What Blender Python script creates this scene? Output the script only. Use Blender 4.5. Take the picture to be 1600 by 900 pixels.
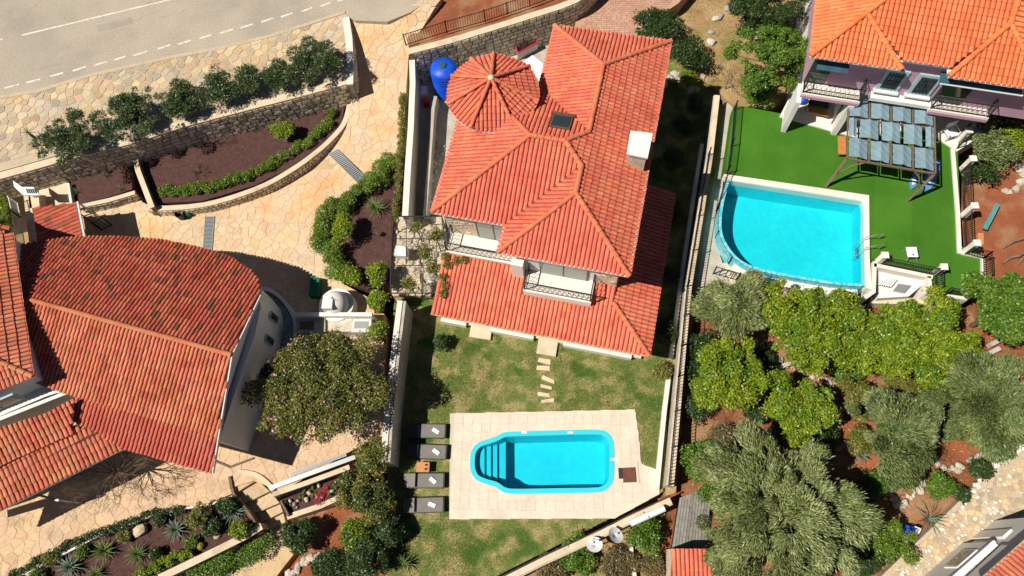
import bpy, math, random
import numpy as np
from mathutils import Vector, Matrix
from mathutils.geometry import tessellate_polygon
random.seed(7); rng = np.random.default_rng(11)
for o in list(bpy.data.objects): bpy.data.objects.remove(o)
SC = bpy.context.scene; COL = SC.collection
rad = math.radians

# ------------------------------------------------------------------ camera
FOC, CAM_H, NADX, NADY = 1100.0, 36.0, 870.0, 880.0     # focal length (px of a 1600 px wide frame), height, nadir pixel
_n = Vector(((NADX-800)/FOC, -(NADY-450)/FOC, -1.0)).normalized()
_Z = -_n; _Y = (Vector((0,1,0)) - _Z*_Z.y).normalized(); _X = _Y.cross(_Z)
ROT = Matrix((_X, _Y, _Z))                               # camera space -> world
cam_data = bpy.data.cameras.new('camera'); cam = bpy.data.objects.new('camera', cam_data); COL.objects.link(cam)
cam.matrix_world = Matrix.Translation((0,0,CAM_H)) @ ROT.to_4x4()
cam_data.sensor_width = 36; cam_data.lens = FOC/1600*36; cam_data.clip_end = 3000; cam_data.clip_start = 0.5
SC.camera = cam

# ------------------------------------------------------------------ light
SUN_EL, SUN_DIR = 55.0, (0.94, 0.342)                    # elevation, horizontal direction in which shadows fall
w = bpy.data.worlds.new('World'); SC.world = w; w.use_nodes = True
nt = w.node_tree; bg = nt.nodes['Background']
sky = nt.nodes.new('ShaderNodeTexSky'); sky.sky_type = 'NISHITA'; sky.sun_disc = False; sky.air_density = 0.42; sky.dust_density = 0.15; sky.ozone_density = 2.5
sky.sun_elevation = rad(SUN_EL); sky.sun_rotation = math.atan2(-SUN_DIR[0], -SUN_DIR[1])
nt.links.new(sky.outputs[0], bg.inputs[0]); bg.inputs[1].default_value = 0.05
sd = bpy.data.lights.new('sun', 'SUN'); sd.energy = 5.0; sd.angle = rad(0.53); sd.color = (1.0, 0.93, 0.82)
sun = bpy.data.objects.new('sun', sd); COL.objects.link(sun); sun.location = (-30, -10, 60)
_h = math.hypot(*SUN_DIR); _sd = Vector((SUN_DIR[0]/_h*math.cos(rad(SUN_EL)), SUN_DIR[1]/_h*math.cos(rad(SUN_EL)), -math.sin(rad(SUN_EL))))
sun.rotation_euler = _sd.to_track_quat('-Z', 'Y').to_euler()
SC.view_settings.view_transform = 'Standard'; SC.view_settings.look = 'None'; SC.view_settings.gamma = 1
SC.view_settings.exposure = 0.2
SC.cycles.diffuse_bounces = 3

# ------------------------------------------------------------------ pixel -> place
def ray(px, py):
    c = Vector(((px-800)/FOC, -(py-450)/FOC, -1.0)); return Vector((_X.dot(c), _Y.dot(c), _Z.dot(c)))
def P(px, py, z=0.0):
    d = ray(px, py); t = (z-CAM_H)/d.z; return Vector((d.x*t, d.y*t, z))
def PZ(px, py, zf):
    z = 1.0
    for _ in range(8):
        p = P(px, py, z); z = 0.5*z + 0.5*zf(p.x, p.y)
    return P(px, py, z)
def PS(pts, z): return [P(x, y, z) for x, y in pts]

# ------------------------------------------------------------------ materials
def mat(name, col, col2=None, scale=3.0, mix=(0.35,0.65), fine=0.12, fscale=40.0, bump=0.0, bscale=30.0, rough=0.85, obj=0.0, isl=0.0,
        hue=0.0, trans=0.0, metal=0.0, spec=0.3, isl_dark=None, col3=None, s3=1.0, mix3=(0.45,0.6)):
    m = bpy.data.materials.new(name); m.use_nodes = True; N = m.node_tree.nodes; L = m.node_tree.links
    b = N['Principled BSDF']; b.inputs['Roughness'].default_value = rough; b.inputs['Metallic'].default_value = metal
    b.inputs['Specular IOR Level'].default_value = spec
    tc = N.new('ShaderNodeNewGeometry'); pos = tc.outputs['Position']
    def noise(s, det=4.0):
        n = N.new('ShaderNodeTexNoise'); n.inputs['Scale'].default_value = s; n.inputs['Detail'].default_value = det; L.new(pos, n.inputs['Vector']); return n
    def ramp(src, a, c):
        r = N.new('ShaderNodeMapRange'); r.inputs[1].default_value = a; r.inputs[2].default_value = c; L.new(src, r.inputs[0]); return r.outputs[0]
    def mixc(fac, a, c, typ='MIX'):
        x = N.new('ShaderNodeMix'); x.data_type = 'RGBA'; x.blend_type = typ
        if isinstance(fac, (int,float)): x.inputs[0].default_value = fac
        else: L.new(fac, x.inputs[0])
        for k, v in ((6,a),(7,c)):
            if isinstance(v, tuple): x.inputs[k].default_value = (*v,1)
            else: L.new(v, x.inputs[k])
        return x.outputs[2]
    c = tuple(col)
    if col2: c = mixc(ramp(noise(scale).outputs[0], *mix), tuple(col), tuple(col2))
    if col3: c = mixc(ramp(noise(s3).outputs[0], *mix3), c, tuple(col3))
    def bright(c, src, lo, hi):
        h = N.new('ShaderNodeHueSaturation'); r = N.new('ShaderNodeMapRange'); r.inputs[3].default_value = lo; r.inputs[4].default_value = hi
        L.new(src, r.inputs[0]); L.new(r.outputs[0], h.inputs['Value'])
        if isinstance(c, tuple): h.inputs['Color'].default_value = (*c,1)
        else: L.new(c, h.inputs['Color'])
        return h
    if fine: c = bright(c, noise(fscale, 3).outputs[0], 1-2*fine, 1+2*fine).outputs[0]
    if isl:
        h = bright(c, tc.outputs['Random Per Island'], 1-isl, 1+isl)
        if hue:
            r = N.new('ShaderNodeMapRange'); r.inputs[3].default_value = .5-hue; r.inputs[4].default_value = .5+hue
            w2 = N.new('ShaderNodeTexWhiteNoise'); w2.noise_dimensions = '1D'; L.new(tc.outputs['Random Per Island'], w2.inputs['W'])
            L.new(w2.outputs['Value'], r.inputs[0]); L.new(r.outputs[0], h.inputs['Hue'])
        c = h.outputs[0]
        if isl_dark:
            w3 = N.new('ShaderNodeTexWhiteNoise'); w3.noise_dimensions = '1D'; L.new(tc.outputs['Random Per Island'], w3.inputs['W'])
            a = N.new('ShaderNodeMath'); a.operation = 'MULTIPLY_ADD'; L.new(noise(isl_dark[2], 2).outputs[0], a.inputs[0]); a.inputs[1].default_value = isl_dark[3]; L.new(w3.outputs['Value'], a.inputs[2])
            c = mixc(ramp(a.outputs[0], isl_dark[1], isl_dark[1]+.12), c, isl_dark[0])
    if obj:
        oi = N.new('ShaderNodeObjectInfo'); h = bright(c, oi.outputs['Random'], 1-obj, 1+obj)
        if hue and not isl:
            r = N.new('ShaderNodeMapRange'); r.inputs[3].default_value = .5-hue; r.inputs[4].default_value = .5+hue
            w2 = N.new('ShaderNodeTexWhiteNoise'); w2.noise_dimensions = '1D'; L.new(oi.outputs['Random'], w2.inputs['W'])
            L.new(w2.outputs['Value'], r.inputs[0]); L.new(r.outputs[0], h.inputs['Hue'])
        c = h.outputs[0]
    if isinstance(c, tuple): b.inputs['Base Color'].default_value = (*c,1)
    else: L.new(c, b.inputs['Base Color'])
    if bump:
        bp = N.new('ShaderNodeBump'); bp.inputs['Strength'].default_value = bump; bp.inputs['Distance'].default_value = 0.03
        L.new(noise(bscale, 5).outputs[0], bp.inputs['Height']); L.new(bp.outputs[0], b.inputs['Normal'])
    if trans:
        t = N.new('ShaderNodeBsdfTranslucent')
        if isinstance(c, tuple): t.inputs[0].default_value = (*c,1)
        else: L.new(c, t.inputs[0])
        mx = N.new('ShaderNodeMixShader'); mx.inputs[0].default_value = trans
        L.new(b.outputs[0], mx.inputs[1]); L.new(t.outputs[0], mx.inputs[2]); L.new(mx.outputs[0], N['Material Output'].inputs[0])
    return m
def water(name, tint, wave=2.2):
    m = bpy.data.materials.new(name); m.use_nodes = True; N = m.node_tree.nodes; L = m.node_tree.links
    N.remove(N['Principled BSDF'])
    t = N.new('ShaderNodeBsdfTransparent'); t.inputs[0].default_value = (*tint,1)
    g = N.new('ShaderNodeBsdfGlossy'); g.inputs['Roughness'].default_value = 0.03
    fr = N.new('ShaderNodeFresnel'); fr.inputs[0].default_value = 1.33
    ge = N.new('ShaderNodeNewGeometry'); n = N.new('ShaderNodeTexNoise'); n.inputs['Scale'].default_value = wave; n.inputs['Detail'].default_value = 3
    L.new(ge.outputs['Position'], n.inputs['Vector']); bp = N.new('ShaderNodeBump'); bp.inputs['Strength'].default_value = .6; bp.inputs['Distance'].default_value = .05
    L.new(n.outputs[0], bp.inputs['Height']); L.new(bp.outputs[0], g.inputs['Normal']); L.new(bp.outputs[0], fr.inputs['Normal'])
    mx = N.new('ShaderNodeMixShader'); L.new(fr.outputs[0], mx.inputs[0]); L.new(t.outputs[0], mx.inputs[1]); L.new(g.outputs[0], mx.inputs[2]); L.new(mx.outputs[0], N['Material Output'].inputs[0])
    return m
M = {}
M['tile'] = mat('terracotta_tile', (.61,.138,.078), (.66,.19,.112), 1.2, fine=.08, fscale=25, isl=.12, obj=.10, hue=.008, rough=.8, bump=.3)
M['tile_old'] = mat('weathered_tile', (.42,.092,.05), (.48,.135,.08), .8, fine=.14, fscale=18, isl=.24, hue=.012, rough=.9, bump=.4, isl_dark=((.19,.075,.05),1.22,1.6,.7), obj=.08)
M['tile_pale'] = mat('sun_bleached_tile', (.52,.14,.075), (.61,.22,.125), .9, fine=.12, fscale=18, isl=.18, hue=.012, rough=.9, bump=.4, isl_dark=((.33,.16,.10),1.36,1.6,.7), obj=.08)
M['tile_red'] = mat('red_tile', (.47,.11,.07), (.54,.165,.10), 1.0, fine=.1, fscale=18, isl=.14, hue=.008, rough=.88, bump=.3, obj=.08)
M['tile_orange'] = mat('orange_tile', (.72,.17,.055), (.75,.22,.085), 1.0, fine=.08, fscale=22, isl=.10, obj=.08, hue=.006, rough=.8, bump=.3)
M['tile_gap'] = mat('old_tile_underlay', (.10,.03,.02), rough=.95)
M['tile_base'] = mat('tile_underlay', (.26,.07,.04), rough=.95)
M['white'] = mat('white_render', (.78,.77,.74), (.70,.69,.66), .7, fine=.05, fscale=12, rough=.9, bump=.15)
M['lilac'] = mat('lilac_render', (.50,.31,.40), (.45,.28,.36), .7, fine=.05, fscale=12, rough=.9)
M['cream'] = mat('cream_stone_cap', (.62,.50,.35), (.70,.58,.43), 1.5, fine=.12, fscale=14, rough=.9, bump=.3, col3=(.42,.34,.25), s3=.9, mix3=(.55,.75))
M['concrete'] = mat('concrete', (.50,.46,.39), (.40,.36,.30), 1.6, fine=.15, fscale=18, rough=.92, bump=.4)
M['asphalt_patch'] = mat('asphalt_patch', (.34,.30,.25), (.39,.34,.28), 1.2, fine=.16, fscale=16, rough=.95, bump=.3)
M['asphalt'] = mat('worn_asphalt', (.42,.36,.285), (.33,.295,.245), .45, fine=.17, fscale=9, rough=.95, bump=.2, col3=(.46,.40,.31), s3=.18, mix3=(.4,.7))
M['paint'] = mat('road_paint', (.72,.68,.60), (.5,.46,.4), 4.0, mix=(.42,.7), fine=.2, fscale=9, rough=.9)
M['verge'] = mat('verge_mortar', (.55,.44,.30), (.47,.40,.30), 1.3, fine=.2, fscale=12, rough=.95, bump=.5)
M['cobble'] = mat('verge_stone', (.58,.42,.235), (.46,.39,.30), 1.1, fine=.18, fscale=14, obj=.22, hue=.02, isl=0, rough=.95, bump=.5)
M['cobble_i'] = mat('verge_small_stone', (.57,.42,.25), (.44,.38,.30), 1.1, fine=.18, fscale=14, isl=.28, hue=.02, rough=.95, bump=.5)
M['paver'] = mat('crazy_paving_stone', (.68,.49,.29), (.62,.49,.34), .9, fine=.16, fscale=9, obj=.08, isl=.08, hue=.012, rough=.9, bump=.3, col3=(.72,.43,.20), s3=.7, mix3=(.5,.7))
M['paver_joint'] = mat('paving_mortar', (.56,.40,.23), (.50,.36,.21), 1.5, fine=.15, fscale=14, rough=.95)
M['terrace'] = mat('sandy_terrace', (.62,.45,.26), (.56,.40,.225), .8, fine=.14, fscale=10, rough=.9, bump=.25, col3=(.44,.32,.2), s3=1.6, mix3=(.58,.72))
M['paver_t'] = mat('terrace_stone', (.64,.45,.27), (.58,.43,.29), .9, fine=.16, fscale=9, obj=.09, isl=.09, hue=.012, rough=.9, bump=.3, col3=(.48,.34,.21), s3=1.3, mix3=(.56,.72))
M['stone'] = mat('wall_stone', (.66,.57,.44), (.52,.46,.36), 1.5, fine=.2, fscale=14, obj=.28, hue=.015, rough=.95, bump=.6, bscale=14)
M['mortar'] = mat('wall_mortar', (.24,.20,.15), fine=.2, rough=.95)
M['rubble'] = mat('rubble_rock', (.55,.49,.40), (.40,.36,.29), 2.0, fine=.2, fscale=12, obj=.2, rough=.95, bump=.7, bscale=10)
M['boulder'] = mat('tan_boulder', (.62,.48,.33), (.5,.38,.26), 2.0, fine=.2, fscale=12, obj=.12, rough=.95, bump=.7, bscale=10)
M['soil'] = mat('red_soil', (.30,.095,.04), (.22,.075,.035), 1.2, fine=.25, fscale=14, rough=1, bump=.8, bscale=9, col3=(.34,.2,.11), s3=.5, mix3=(.5,.68))
M['drysoil'] = mat('dry_grass_soil', (.42,.29,.15), (.33,.2,.095), 1.0, fine=.28, fscale=16, rough=1, bump=.8, bscale=12, col3=(.20,.19,.06), s3=.7, mix3=(.5,.66))
M['mulch'] = mat('lava_mulch', (.075,.036,.032), (.105,.052,.045), 4, fine=.35, fscale=30, rough=1, bump=1.0, bscale=28)
M['lawn'] = mat('patchy_lawn', (.31,.26,.11), (.13,.165,.04), 1.1, mix=(.40,.55), fine=.42, fscale=11, rough=1, bump=.8, bscale=30, col3=(.06,.12,.018), s3=.6, mix3=(.53,.62))
M['blade_dry'] = mat('dry_blades', (.46,.37,.17), (.28,.25,.08), .8, isl=.4, hue=.03, rough=.9, trans=.2)
M['blade'] = mat('green_blades', (.10,.17,.02), (.15,.19,.035), .8, isl=.35, hue=.02, rough=.9, trans=.25)
M['turf'] = mat('artificial_turf', (.042,.15,.008), (.058,.18,.012), .6, fine=.28, fscale=28, obj=.07, rough=.95, bump=.6, bscale=60)
M['deck'] = mat('pool_deck_slab', (.70,.62,.51), (.64,.565,.46), .9, fine=.09, fscale=9, obj=.05, col3=(.56,.48,.38), s3=.8, mix3=(.58,.8), rough=.85, bump=.1)
M['deck_joint'] = mat('deck_joint', (.57,.50,.41), fine=.1)
M['liner'] = mat('turquoise_gelcoat', (.014,.60,.72), (.012,.54,.68), .5, fine=.06, fscale=3, rough=.4)  # coarse mottling in the colour stands in for rippling light on the floor
M['liner_edge'] = mat('turquoise_coping', (.05,.60,.70), fine=.05, rough=.35)
M['liner_r'] = mat('aqua_mosaic', (.02,.63,.70), (.014,.56,.65), .45, fine=.08, fscale=4, rough=.5)  # mottled colour takes the place of light ripples in the basin
M['foam'] = mat('pale_mosaic_rim', (.30,.62,.68), (.05,.5,.62), 5, mix=(.4,.6), fine=.2, fscale=18, rough=.6)
M['water'] = water('pool_water', (.72,.97,1.0))
M['coping'] = mat('white_coping', (.76,.71,.64), (.70,.65,.58), 1.2, fine=.08, rough=.85)
M['metal'] = mat('dark_metal', (.025,.027,.03), rough=.5, spec=.4)
M['silver'] = mat('grey_metal', (.42,.44,.45), rough=.4, metal=.6)
M['white_metal'] = mat('white_metal', (.8,.8,.79), fine=.03, rough=.5)
M['wood'] = mat('grey_brown_timber', (.20,.14,.10), (.15,.105,.075), 6, fine=.2, rough=.85, bump=.3)
M['orange_wood'] = mat('orange_wood', (.52,.22,.06), (.45,.18,.05), 5, fine=.15, rough=.7)
M['plank'] = mat('weathered_plank', (.27,.26,.23), (.20,.19,.17), 5, fine=.2, fscale=25, obj=.15, rough=.9)
M['glass'] = mat('window_glass', (.30,.33,.27), (.22,.27,.24), .6, fine=0, rough=.08, spec=.8)
M['dark_glass'] = mat('dark_glass', (.03,.045,.045), fine=0, rough=.06, spec=.8)
M['frame'] = mat('bronze_frame', (.13,.10,.075), rough=.5)
M['blue_frame'] = mat('blue_grey_surround', (.40,.52,.56), rough=.8)
M['blue'] = mat('blue_plastic', (.008,.085,.70), (.006,.07,.62), 1, fine=.05, rough=.45, spec=.4, col3=(.03,.13,.6), s3=2.5, mix3=(.5,.8))
M['darkcap'] = mat('dark_cap', (.03,.09,.12), rough=.6)
M['red'] = mat('red_paint', (.55,.02,.03), rough=.45)
M['crimson'] = mat('crimson_frame', (.52,.03,.08), rough=.5)
M['canvas'] = mat('blue_grey_canvas', (.21,.31,.36), (.18,.27,.32), 2, fine=.10, fscale=20, obj=.06, rough=1, spec=.05)
M['board_blue'] = mat('blue_board', (.10,.28,.48), fine=.06, rough=.4)
M['sling'] = mat('grey_sling', (.18,.17,.155), (.21,.195,.175), 3, fine=.1, rough=.85)
M['sling_shade'] = mat('shaded_sling', (.06,.062,.062), fine=.1, rough=.85)  # same sling with the wall's shade put into its colour
M['towel'] = mat('white_towel', (.80,.82,.86), fine=.04, rough=.95)
M['terracotta'] = mat('terracotta_box', (.58,.27,.12), (.52,.22,.09), 4, fine=.1, rough=.8)
M['rust'] = mat('rusty_plate', (.17,.065,.04), (.13,.05,.035), 3, fine=.15, rough=.8)
M['gravel'] = mat('white_gravel', (.5,.48,.45), (.2,.2,.2), 14, mix=(.4,.6), fine=.3, fscale=30, rough=.95, bump=1, bscale=16)
M['brick_drive'] = mat('pink_paver', (.52,.31,.22), (.47,.27,.19), 1, fine=.15, fscale=14, obj=.12, hue=.01, rough=.9)
M['bark'] = mat('bark', (.16,.12,.085), (.10,.075,.055), 6, fine=.25, rough=.95, bump=.6)
M['twig'] = mat('dry_twig', (.23,.165,.11), (.14,.10,.07), 4, fine=.2, rough=.95)
M['teal'] = mat('teal_board', (.07,.25,.24), (.12,.3,.28), 4, fine=.15, rough=.8)
M['stripe'] = mat('navy_awning', (.03,.07,.11), rough=.8)
M['bin'] = mat('dark_plastic', (.03,.035,.035), rough=.5)
M['green_plastic'] = mat('green_plastic', (.01,.14,.07), rough=.5)
M['pink'] = mat('pink_petal', (.70,.30,.42), isl=.2, rough=.8, trans=.2)
M['redflower'] = mat('red_petal', (.55,.015,.06), isl=.25, rough=.8, trans=.15)
M['mauve'] = mat('mauve_petal', (.5,.38,.55), isl=.2, rough=.8, trans=.2)
def leafmat(name, a, b, isl=.5, hue=.02, trans=.22, rough=.42): return mat(name, a, b, 1.1, fine=0, isl=isl, hue=hue, trans=trans, rough=rough, spec=.5)
M['lf_lime'] = leafmat('lime_leaf', (.15,.245,.008), (.25,.305,.012), .5)
M['lf_green'] = leafmat('green_leaf', (.085,.18,.012), (.125,.22,.02))
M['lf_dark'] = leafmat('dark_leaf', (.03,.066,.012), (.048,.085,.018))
M['lf_oleander'] = leafmat('oleander_leaf', (.06,.105,.03), (.10,.145,.05), .5)
M['lf_olive'] = leafmat('olive_leaf', (.32,.36,.14), (.23,.28,.095), .45, .015)
M['lf_olive_d'] = leafmat('dark_olive_leaf', (.19,.24,.085), (.13,.185,.055), .45, .015)
M['lf_boug'] = leafmat('yellow_green_leaf', (.15,.165,.022), (.20,.19,.035), .5, .03)
M['lf_hedge'] = leafmat('hedge_leaf', (.11,.20,.012), (.16,.24,.02), .42)
M['lf_yellow'] = leafmat('yellow_leaf', (.28,.27,.02), (.22,.25,.02), .3)
M['lf_agave'] = mat('agave_leaf', (.10,.16,.11), (.13,.19,.13), 3, fine=.08, obj=.15, rough=.6)
M['lf_cycad'] = mat('cycad_leaf', (.075,.125,.025), (.11,.15,.035), 3, fine=.08, obj=.2, rough=.55)
M['lf_dry'] = leafmat('dry_leaf', (.20,.15,.06), (.13,.11,.045), .4, .02)

# ------------------------------------------------------------------ scene helpers
def empty(name, loc):
    o = bpy.data.objects.new(name, None); COL.objects.link(o); o.location = loc; return o
def tag(o, label=None, cat=None, group=None, kind=None):
    for k, v in (('label',label),('category',cat),('group',group),('kind',kind)):
        if v: o[k] = v
    return o
def wm(o):
    m = Matrix.LocRotScale(o.location, o.rotation_euler, o.scale)
    if o.parent is None: return m
    return wm(o.parent) @ o.matrix_parent_inverse @ m
def link(name, me, parent=None, world=True):
    o = bpy.data.objects.new(name, me); COL.objects.link(o)
    if parent is not None:
        o.parent = parent
        if world: o.matrix_parent_inverse = wm(parent).inverted()
    return o
def inst(name, me, parent, mw):
    """shared-mesh piece placed by a world matrix"""
    o = bpy.data.objects.new(name, me); COL.objects.link(o)
    l, r, s = mw.decompose(); o.location = l; o.rotation_euler = r.to_euler(); o.scale = s
    if parent is not None: o.parent = parent; o.matrix_parent_inverse = wm(parent).inverted()
    return o
def frame(x, y, z, o):                                    # matrix with the given axes
    return Matrix(((x[0],y[0],z[0],o[0]),(x[1],y[1],z[1],o[1]),(x[2],y[2],z[2],o[2]),(0,0,0,1)))
UP = Vector((0,0,1))
class MB:
    def __init__(s): s.v = []; s.f = []
    def add(s, vs, fs):
        k = len(s.v); s.v += [tuple(v) for v in vs]; s.f += [tuple(i+k for i in f) for f in fs]; return s
    def hexa(s, b, t):                                    # four bottom corners, four top corners (ccw)
        return s.add(list(b)+list(t), [(3,2,1,0),(4,5,6,7),(0,1,5,4),(1,2,6,5),(2,3,7,6),(3,0,4,7)])
    def box(s, c, x, y, z):                               # centre and three half-axis vectors
        c = Vector(c); x = Vector(x); y = Vector(y); z = Vector(z)
        return s.hexa([c-x-y-z, c+x-y-z, c+x+y-z, c-x+y-z], [c-x-y+z, c+x-y+z, c+x+y+z, c-x+y+z])
    def bar(s, a, b, w, h, up=UP):                        # beam from a to b
        a = Vector(a); b = Vector(b); d = (b-a); x = d.cross(up)
        if x.length < 1e-5: x = d.cross(Vector((1,0,0)))
        x.normalize(); y = x.cross(d.normalized())
        return s.box((a+b)/2, d/2, x*w/2, y*h/2)
    def prism(s, top, zb):                                # top polygon (3D), straight sides to zb
        top = [Vector(p) for p in top]
        if sum(top[i].x*top[(i+1)%len(top)].y-top[(i+1)%len(top)].x*top[i].y for i in range(len(top))) < 0: top.reverse()
        n = len(top); tri = tessellate_polygon([top])
        k = len(s.v); s.v += [tuple(p) for p in top] + [(p.x,p.y, zb if not callable(zb) else zb(p)) for p in top]
        for a,b,c in tri:
            va,vb,vc = top[a],top[b],top[c]
            if (vb-va).cross(vc-va).z < 0: b,c = c,b
            s.f.append((k+a,k+b,k+c)); s.f.append((k+n+a,k+n+c,k+n+b))
        for i in range(n):
            j = (i+1)%n; s.f.append((k+i,k+n+i,k+n+j,k+j))
        return s
    def tube(s, pts, rs, seg=8, caps=True):
        pts = [Vector(p) for p in pts]; n = len(pts)
        if isinstance(rs, (int,float)): rs = [rs]*n
        k = len(s.v); ref = Vector((.31,.17,.93))
        for i, p in enumerate(pts):
            d = (pts[min(i+1,n-1)]-pts[max(i-1,0)]).normalized(); a = d.cross(ref)
            if a.length < .05: a = d.cross(Vector((1,0,0)))
            a.normalize(); b = d.cross(a)
            for j in range(seg):
                t = 2*math.pi*j/seg; s.v.append(tuple(p+(a*math.cos(t)+b*math.sin(t))*rs[i]))
        for i in range(n-1):
            for j in range(seg):
                q = (j+1)%seg; s.f.append((k+i*seg+j, k+i*seg+q, k+(i+1)*seg+q, k+(i+1)*seg+j))
        if caps: s.f.append(tuple(k+j for j in reversed(range(seg)))); s.f.append(tuple(k+(n-1)*seg+j for j in range(seg)))
        return s
    def lathe(s, c, prof, seg=24):                        # profile (r, z) about a vertical axis through c
        k = len(s.v); n = len(prof)
        for r, z in prof:
            for j in range(seg):
                t = 2*math.pi*j/seg; s.v.append((c[0]+r*math.cos(t), c[1]+r*math.sin(t), c[2]+z))
        for i in range(n-1):
            for j in range(seg):
                q = (j+1)%seg; s.f.append((k+i*seg+j,k+i*seg+q,k+(i+1)*seg+q,k+(i+1)*seg+j))
        s.f.append(tuple(k+j for j in reversed(range(seg)))); s.f.append(tuple(k+(n-1)*seg+j for j in range(seg)))
        return s
    def mesh(s, name, m, smooth=False):
        me = bpy.data.meshes.new(name); me.from_pydata(s.v, [], s.f)
        if m is not None: me.materials.append(m if not isinstance(m, str) else M[m])
        if smooth: me.shade_smooth()
        return me
    def build(s, name, m, parent=None, smooth=False): return link(name, s.mesh(name, m, smooth), parent)
def np_mesh(name, V, nper, m):
    """V: (faces*nper, 3) -- separate faces with nper corners each"""
    n = len(V)//nper; me = bpy.data.meshes.new(name); me.vertices.add(len(V)); me.loops.add(len(V)); me.polygons.add(n)
    me.vertices.foreach_set('co', np.asarray(V, np.float32).ravel()); me.loops.foreach_set('vertex_index', np.arange(len(V), dtype=np.int32))
    me.polygons.foreach_set('loop_start', np.arange(0, len(V), nper, dtype=np.int32))
    me.update(calc_edges=True); me.materials.append(M[m] if isinstance(m, str) else m); return me
def catmull(pts, n=6, closed=False):
    out = []; L = len(pts); P_ = [Vector(p) if len(p) == 3 else Vector((p[0],p[1],0)) for p in pts]
    for i in range(L if closed else L-1):
        g = lambda k: P_[k % L] if closed else P_[max(0,min(L-1,k))]
        a,b,c,d = g(i-1),g(i),g(i+1),g(i+2)
        for j in range(n):
            t = j/n; out.append(.5*((2*b)+(c-a)*t+(2*a-5*b+4*c-d)*t*t+(3*b-a-3*c+d)*t**3))
    if not closed: out.append(P_[-1])
    return out
def inside(p, poly):
    x, y = p[0], p[1]; r = False; j = len(poly)-1
    for i in range(len(poly)):
        a, b = poly[i], poly[j]
        if (a[1] > y) != (b[1] > y) and x < (b[0]-a[0])*(y-a[1])/(b[1]-a[1])+a[0]: r = not r
        j = i
    return r
def sd_edge(p, poly):                                     # nearest boundary point
    best = None; bd = 1e9; p = Vector((p[0],p[1]))
    for i in range(len(poly)):
        a = Vector(poly[i][:2]); b = Vector(poly[(i+1)%len(poly)][:2]); ab = b-a; t = max(0,min(1,(p-a).dot(ab)/max(ab.length_squared,1e-9))); q = a+ab*t
        if (q-p).length < bd: bd = (q-p).length; best = q
    return best, bd
def flat(name, pix, z, m, zb=-2.4, parent=None):          # ground patch: solid down to zb
    return MB().prism([Vector(p) if len(p) == 3 else P(p[0],p[1],z) for p in pix], zb).build(name, m, parent)
def flat_hole(name, outer, holes, m, parent=None):
    tri = tessellate_polygon([outer]+holes); v = outer+[p for h in holes for p in h]
    fs = []
    for a,b,c in tri:
        if (v[b]-v[a]).cross(v[c]-v[a]).z < 0: b,c = c,b
        fs.append((a,b,c))
    return MB().add(v, fs).build(name, m, parent)
def on_plane(px, py, a, b, c):
    n = (b-a).cross(c-a); d = ray(px, py); o = Vector((0,0,CAM_H)); return o+d*((a-o).dot(n)/d.dot(n))
def structure(o): o['kind'] = 'structure'; return o
def offset(pts, dist):                                    # polyline offset in plan (left of travel positive)
    out = []
    for i, p in enumerate(pts):
        a = pts[max(i-1,0)]; b = pts[min(i+1,len(pts)-1)]; d = Vector((b.x-a.x, b.y-a.y, 0)).normalized()
        out.append(Vector((p.x-d.y*dist, p.y+d.x*dist, p.z)))
    return out
def wall_run(name, pts, thick, zb, m, parent=None, side=1):   # pts: top edge polyline; body thick to one side
    q = offset(pts, thick*side); mb = MB(); n = len(pts)
    for i in range(n-1):
        t = [pts[i], pts[i+1], q[i+1], q[i]]
        if side < 0: t.reverse()
        zz = zb if callable(zb) else (lambda p: zb)
        mb.hexa([Vector((p.x,p.y,zz(p))) for p in t], t)
    return mb.build(name, m, parent)
def stone_mesh(seed):
    r = random.Random(seed); j = lambda a: r.uniform(-a, a); mb = MB()
    b = [Vector((sx*.5, sy*.5, -.5)) for sx, sy in ((-1,-1),(1,-1),(1,1),(-1,1))]
    t = [Vector((sx*(.44+j(.05)), sy*(.42+j(.07)), .5+j(.12))) for sx, sy in ((-1,-1),(1,-1),(1,1),(-1,1))]
    mb.hexa(b, t); return mb.mesh('stone', 'stone')
STONES = [stone_mesh(i) for i in range(6)]
def stones_on(parent, pts, ztop, zb, side, row=.27, ln=(.26,.52), proud=.07, limit=300):
    """courses of single stones on the face of a wall that follows the polyline pts (its face)"""
    zt = ztop if callable(ztop) else (lambda p: ztop); zl = zb if callable(zb) else (lambda p: zb)
    seg = [(pts[i], pts[i+1]) for i in range(len(pts)-1)]; tot = sum((Vector((b.x-a.x,b.y-a.y,0))).length for a, b in seg); cnt = 0
    def at(s):
        for a, b in seg:
            l = Vector((b.x-a.x,b.y-a.y,0)).length
            if s <= l or (a, b) == seg[-1]:
                d = Vector((b.x-a.x,b.y-a.y,0)).normalized(); return Vector((a.x,a.y,0))+d*min(s,l), d
            s -= l
    zmax = max(zt(p) for p in pts); zmin = min(zl(p) for p in pts); nrow = max(1, round((zmax-zmin)/row)); rh = (zmax-zmin)/nrow
    for k in range(nrow):
        s = -random.random()*.3; zc = zmax-(k+.5)*rh
        while s < tot:
            l = random.uniform(*ln); c, d = at(max(.02,min(tot-.02, s+l/2))); s0 = s; s += l
            if s0 < -.05 or s > tot+.1 or zc > zt(c)-.03 or zc < zl(c)-.12 or cnt >= limit: continue
            n = Vector((-d.y, d.x, 0))*side
            inst('stone', random.choice(STONES), parent, frame(d*(l-.035), UP*(rh-.035)*(1 if side < 0 else -1), n*proud*2, c+UP*zc)); cnt += 1
    return cnt

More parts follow.
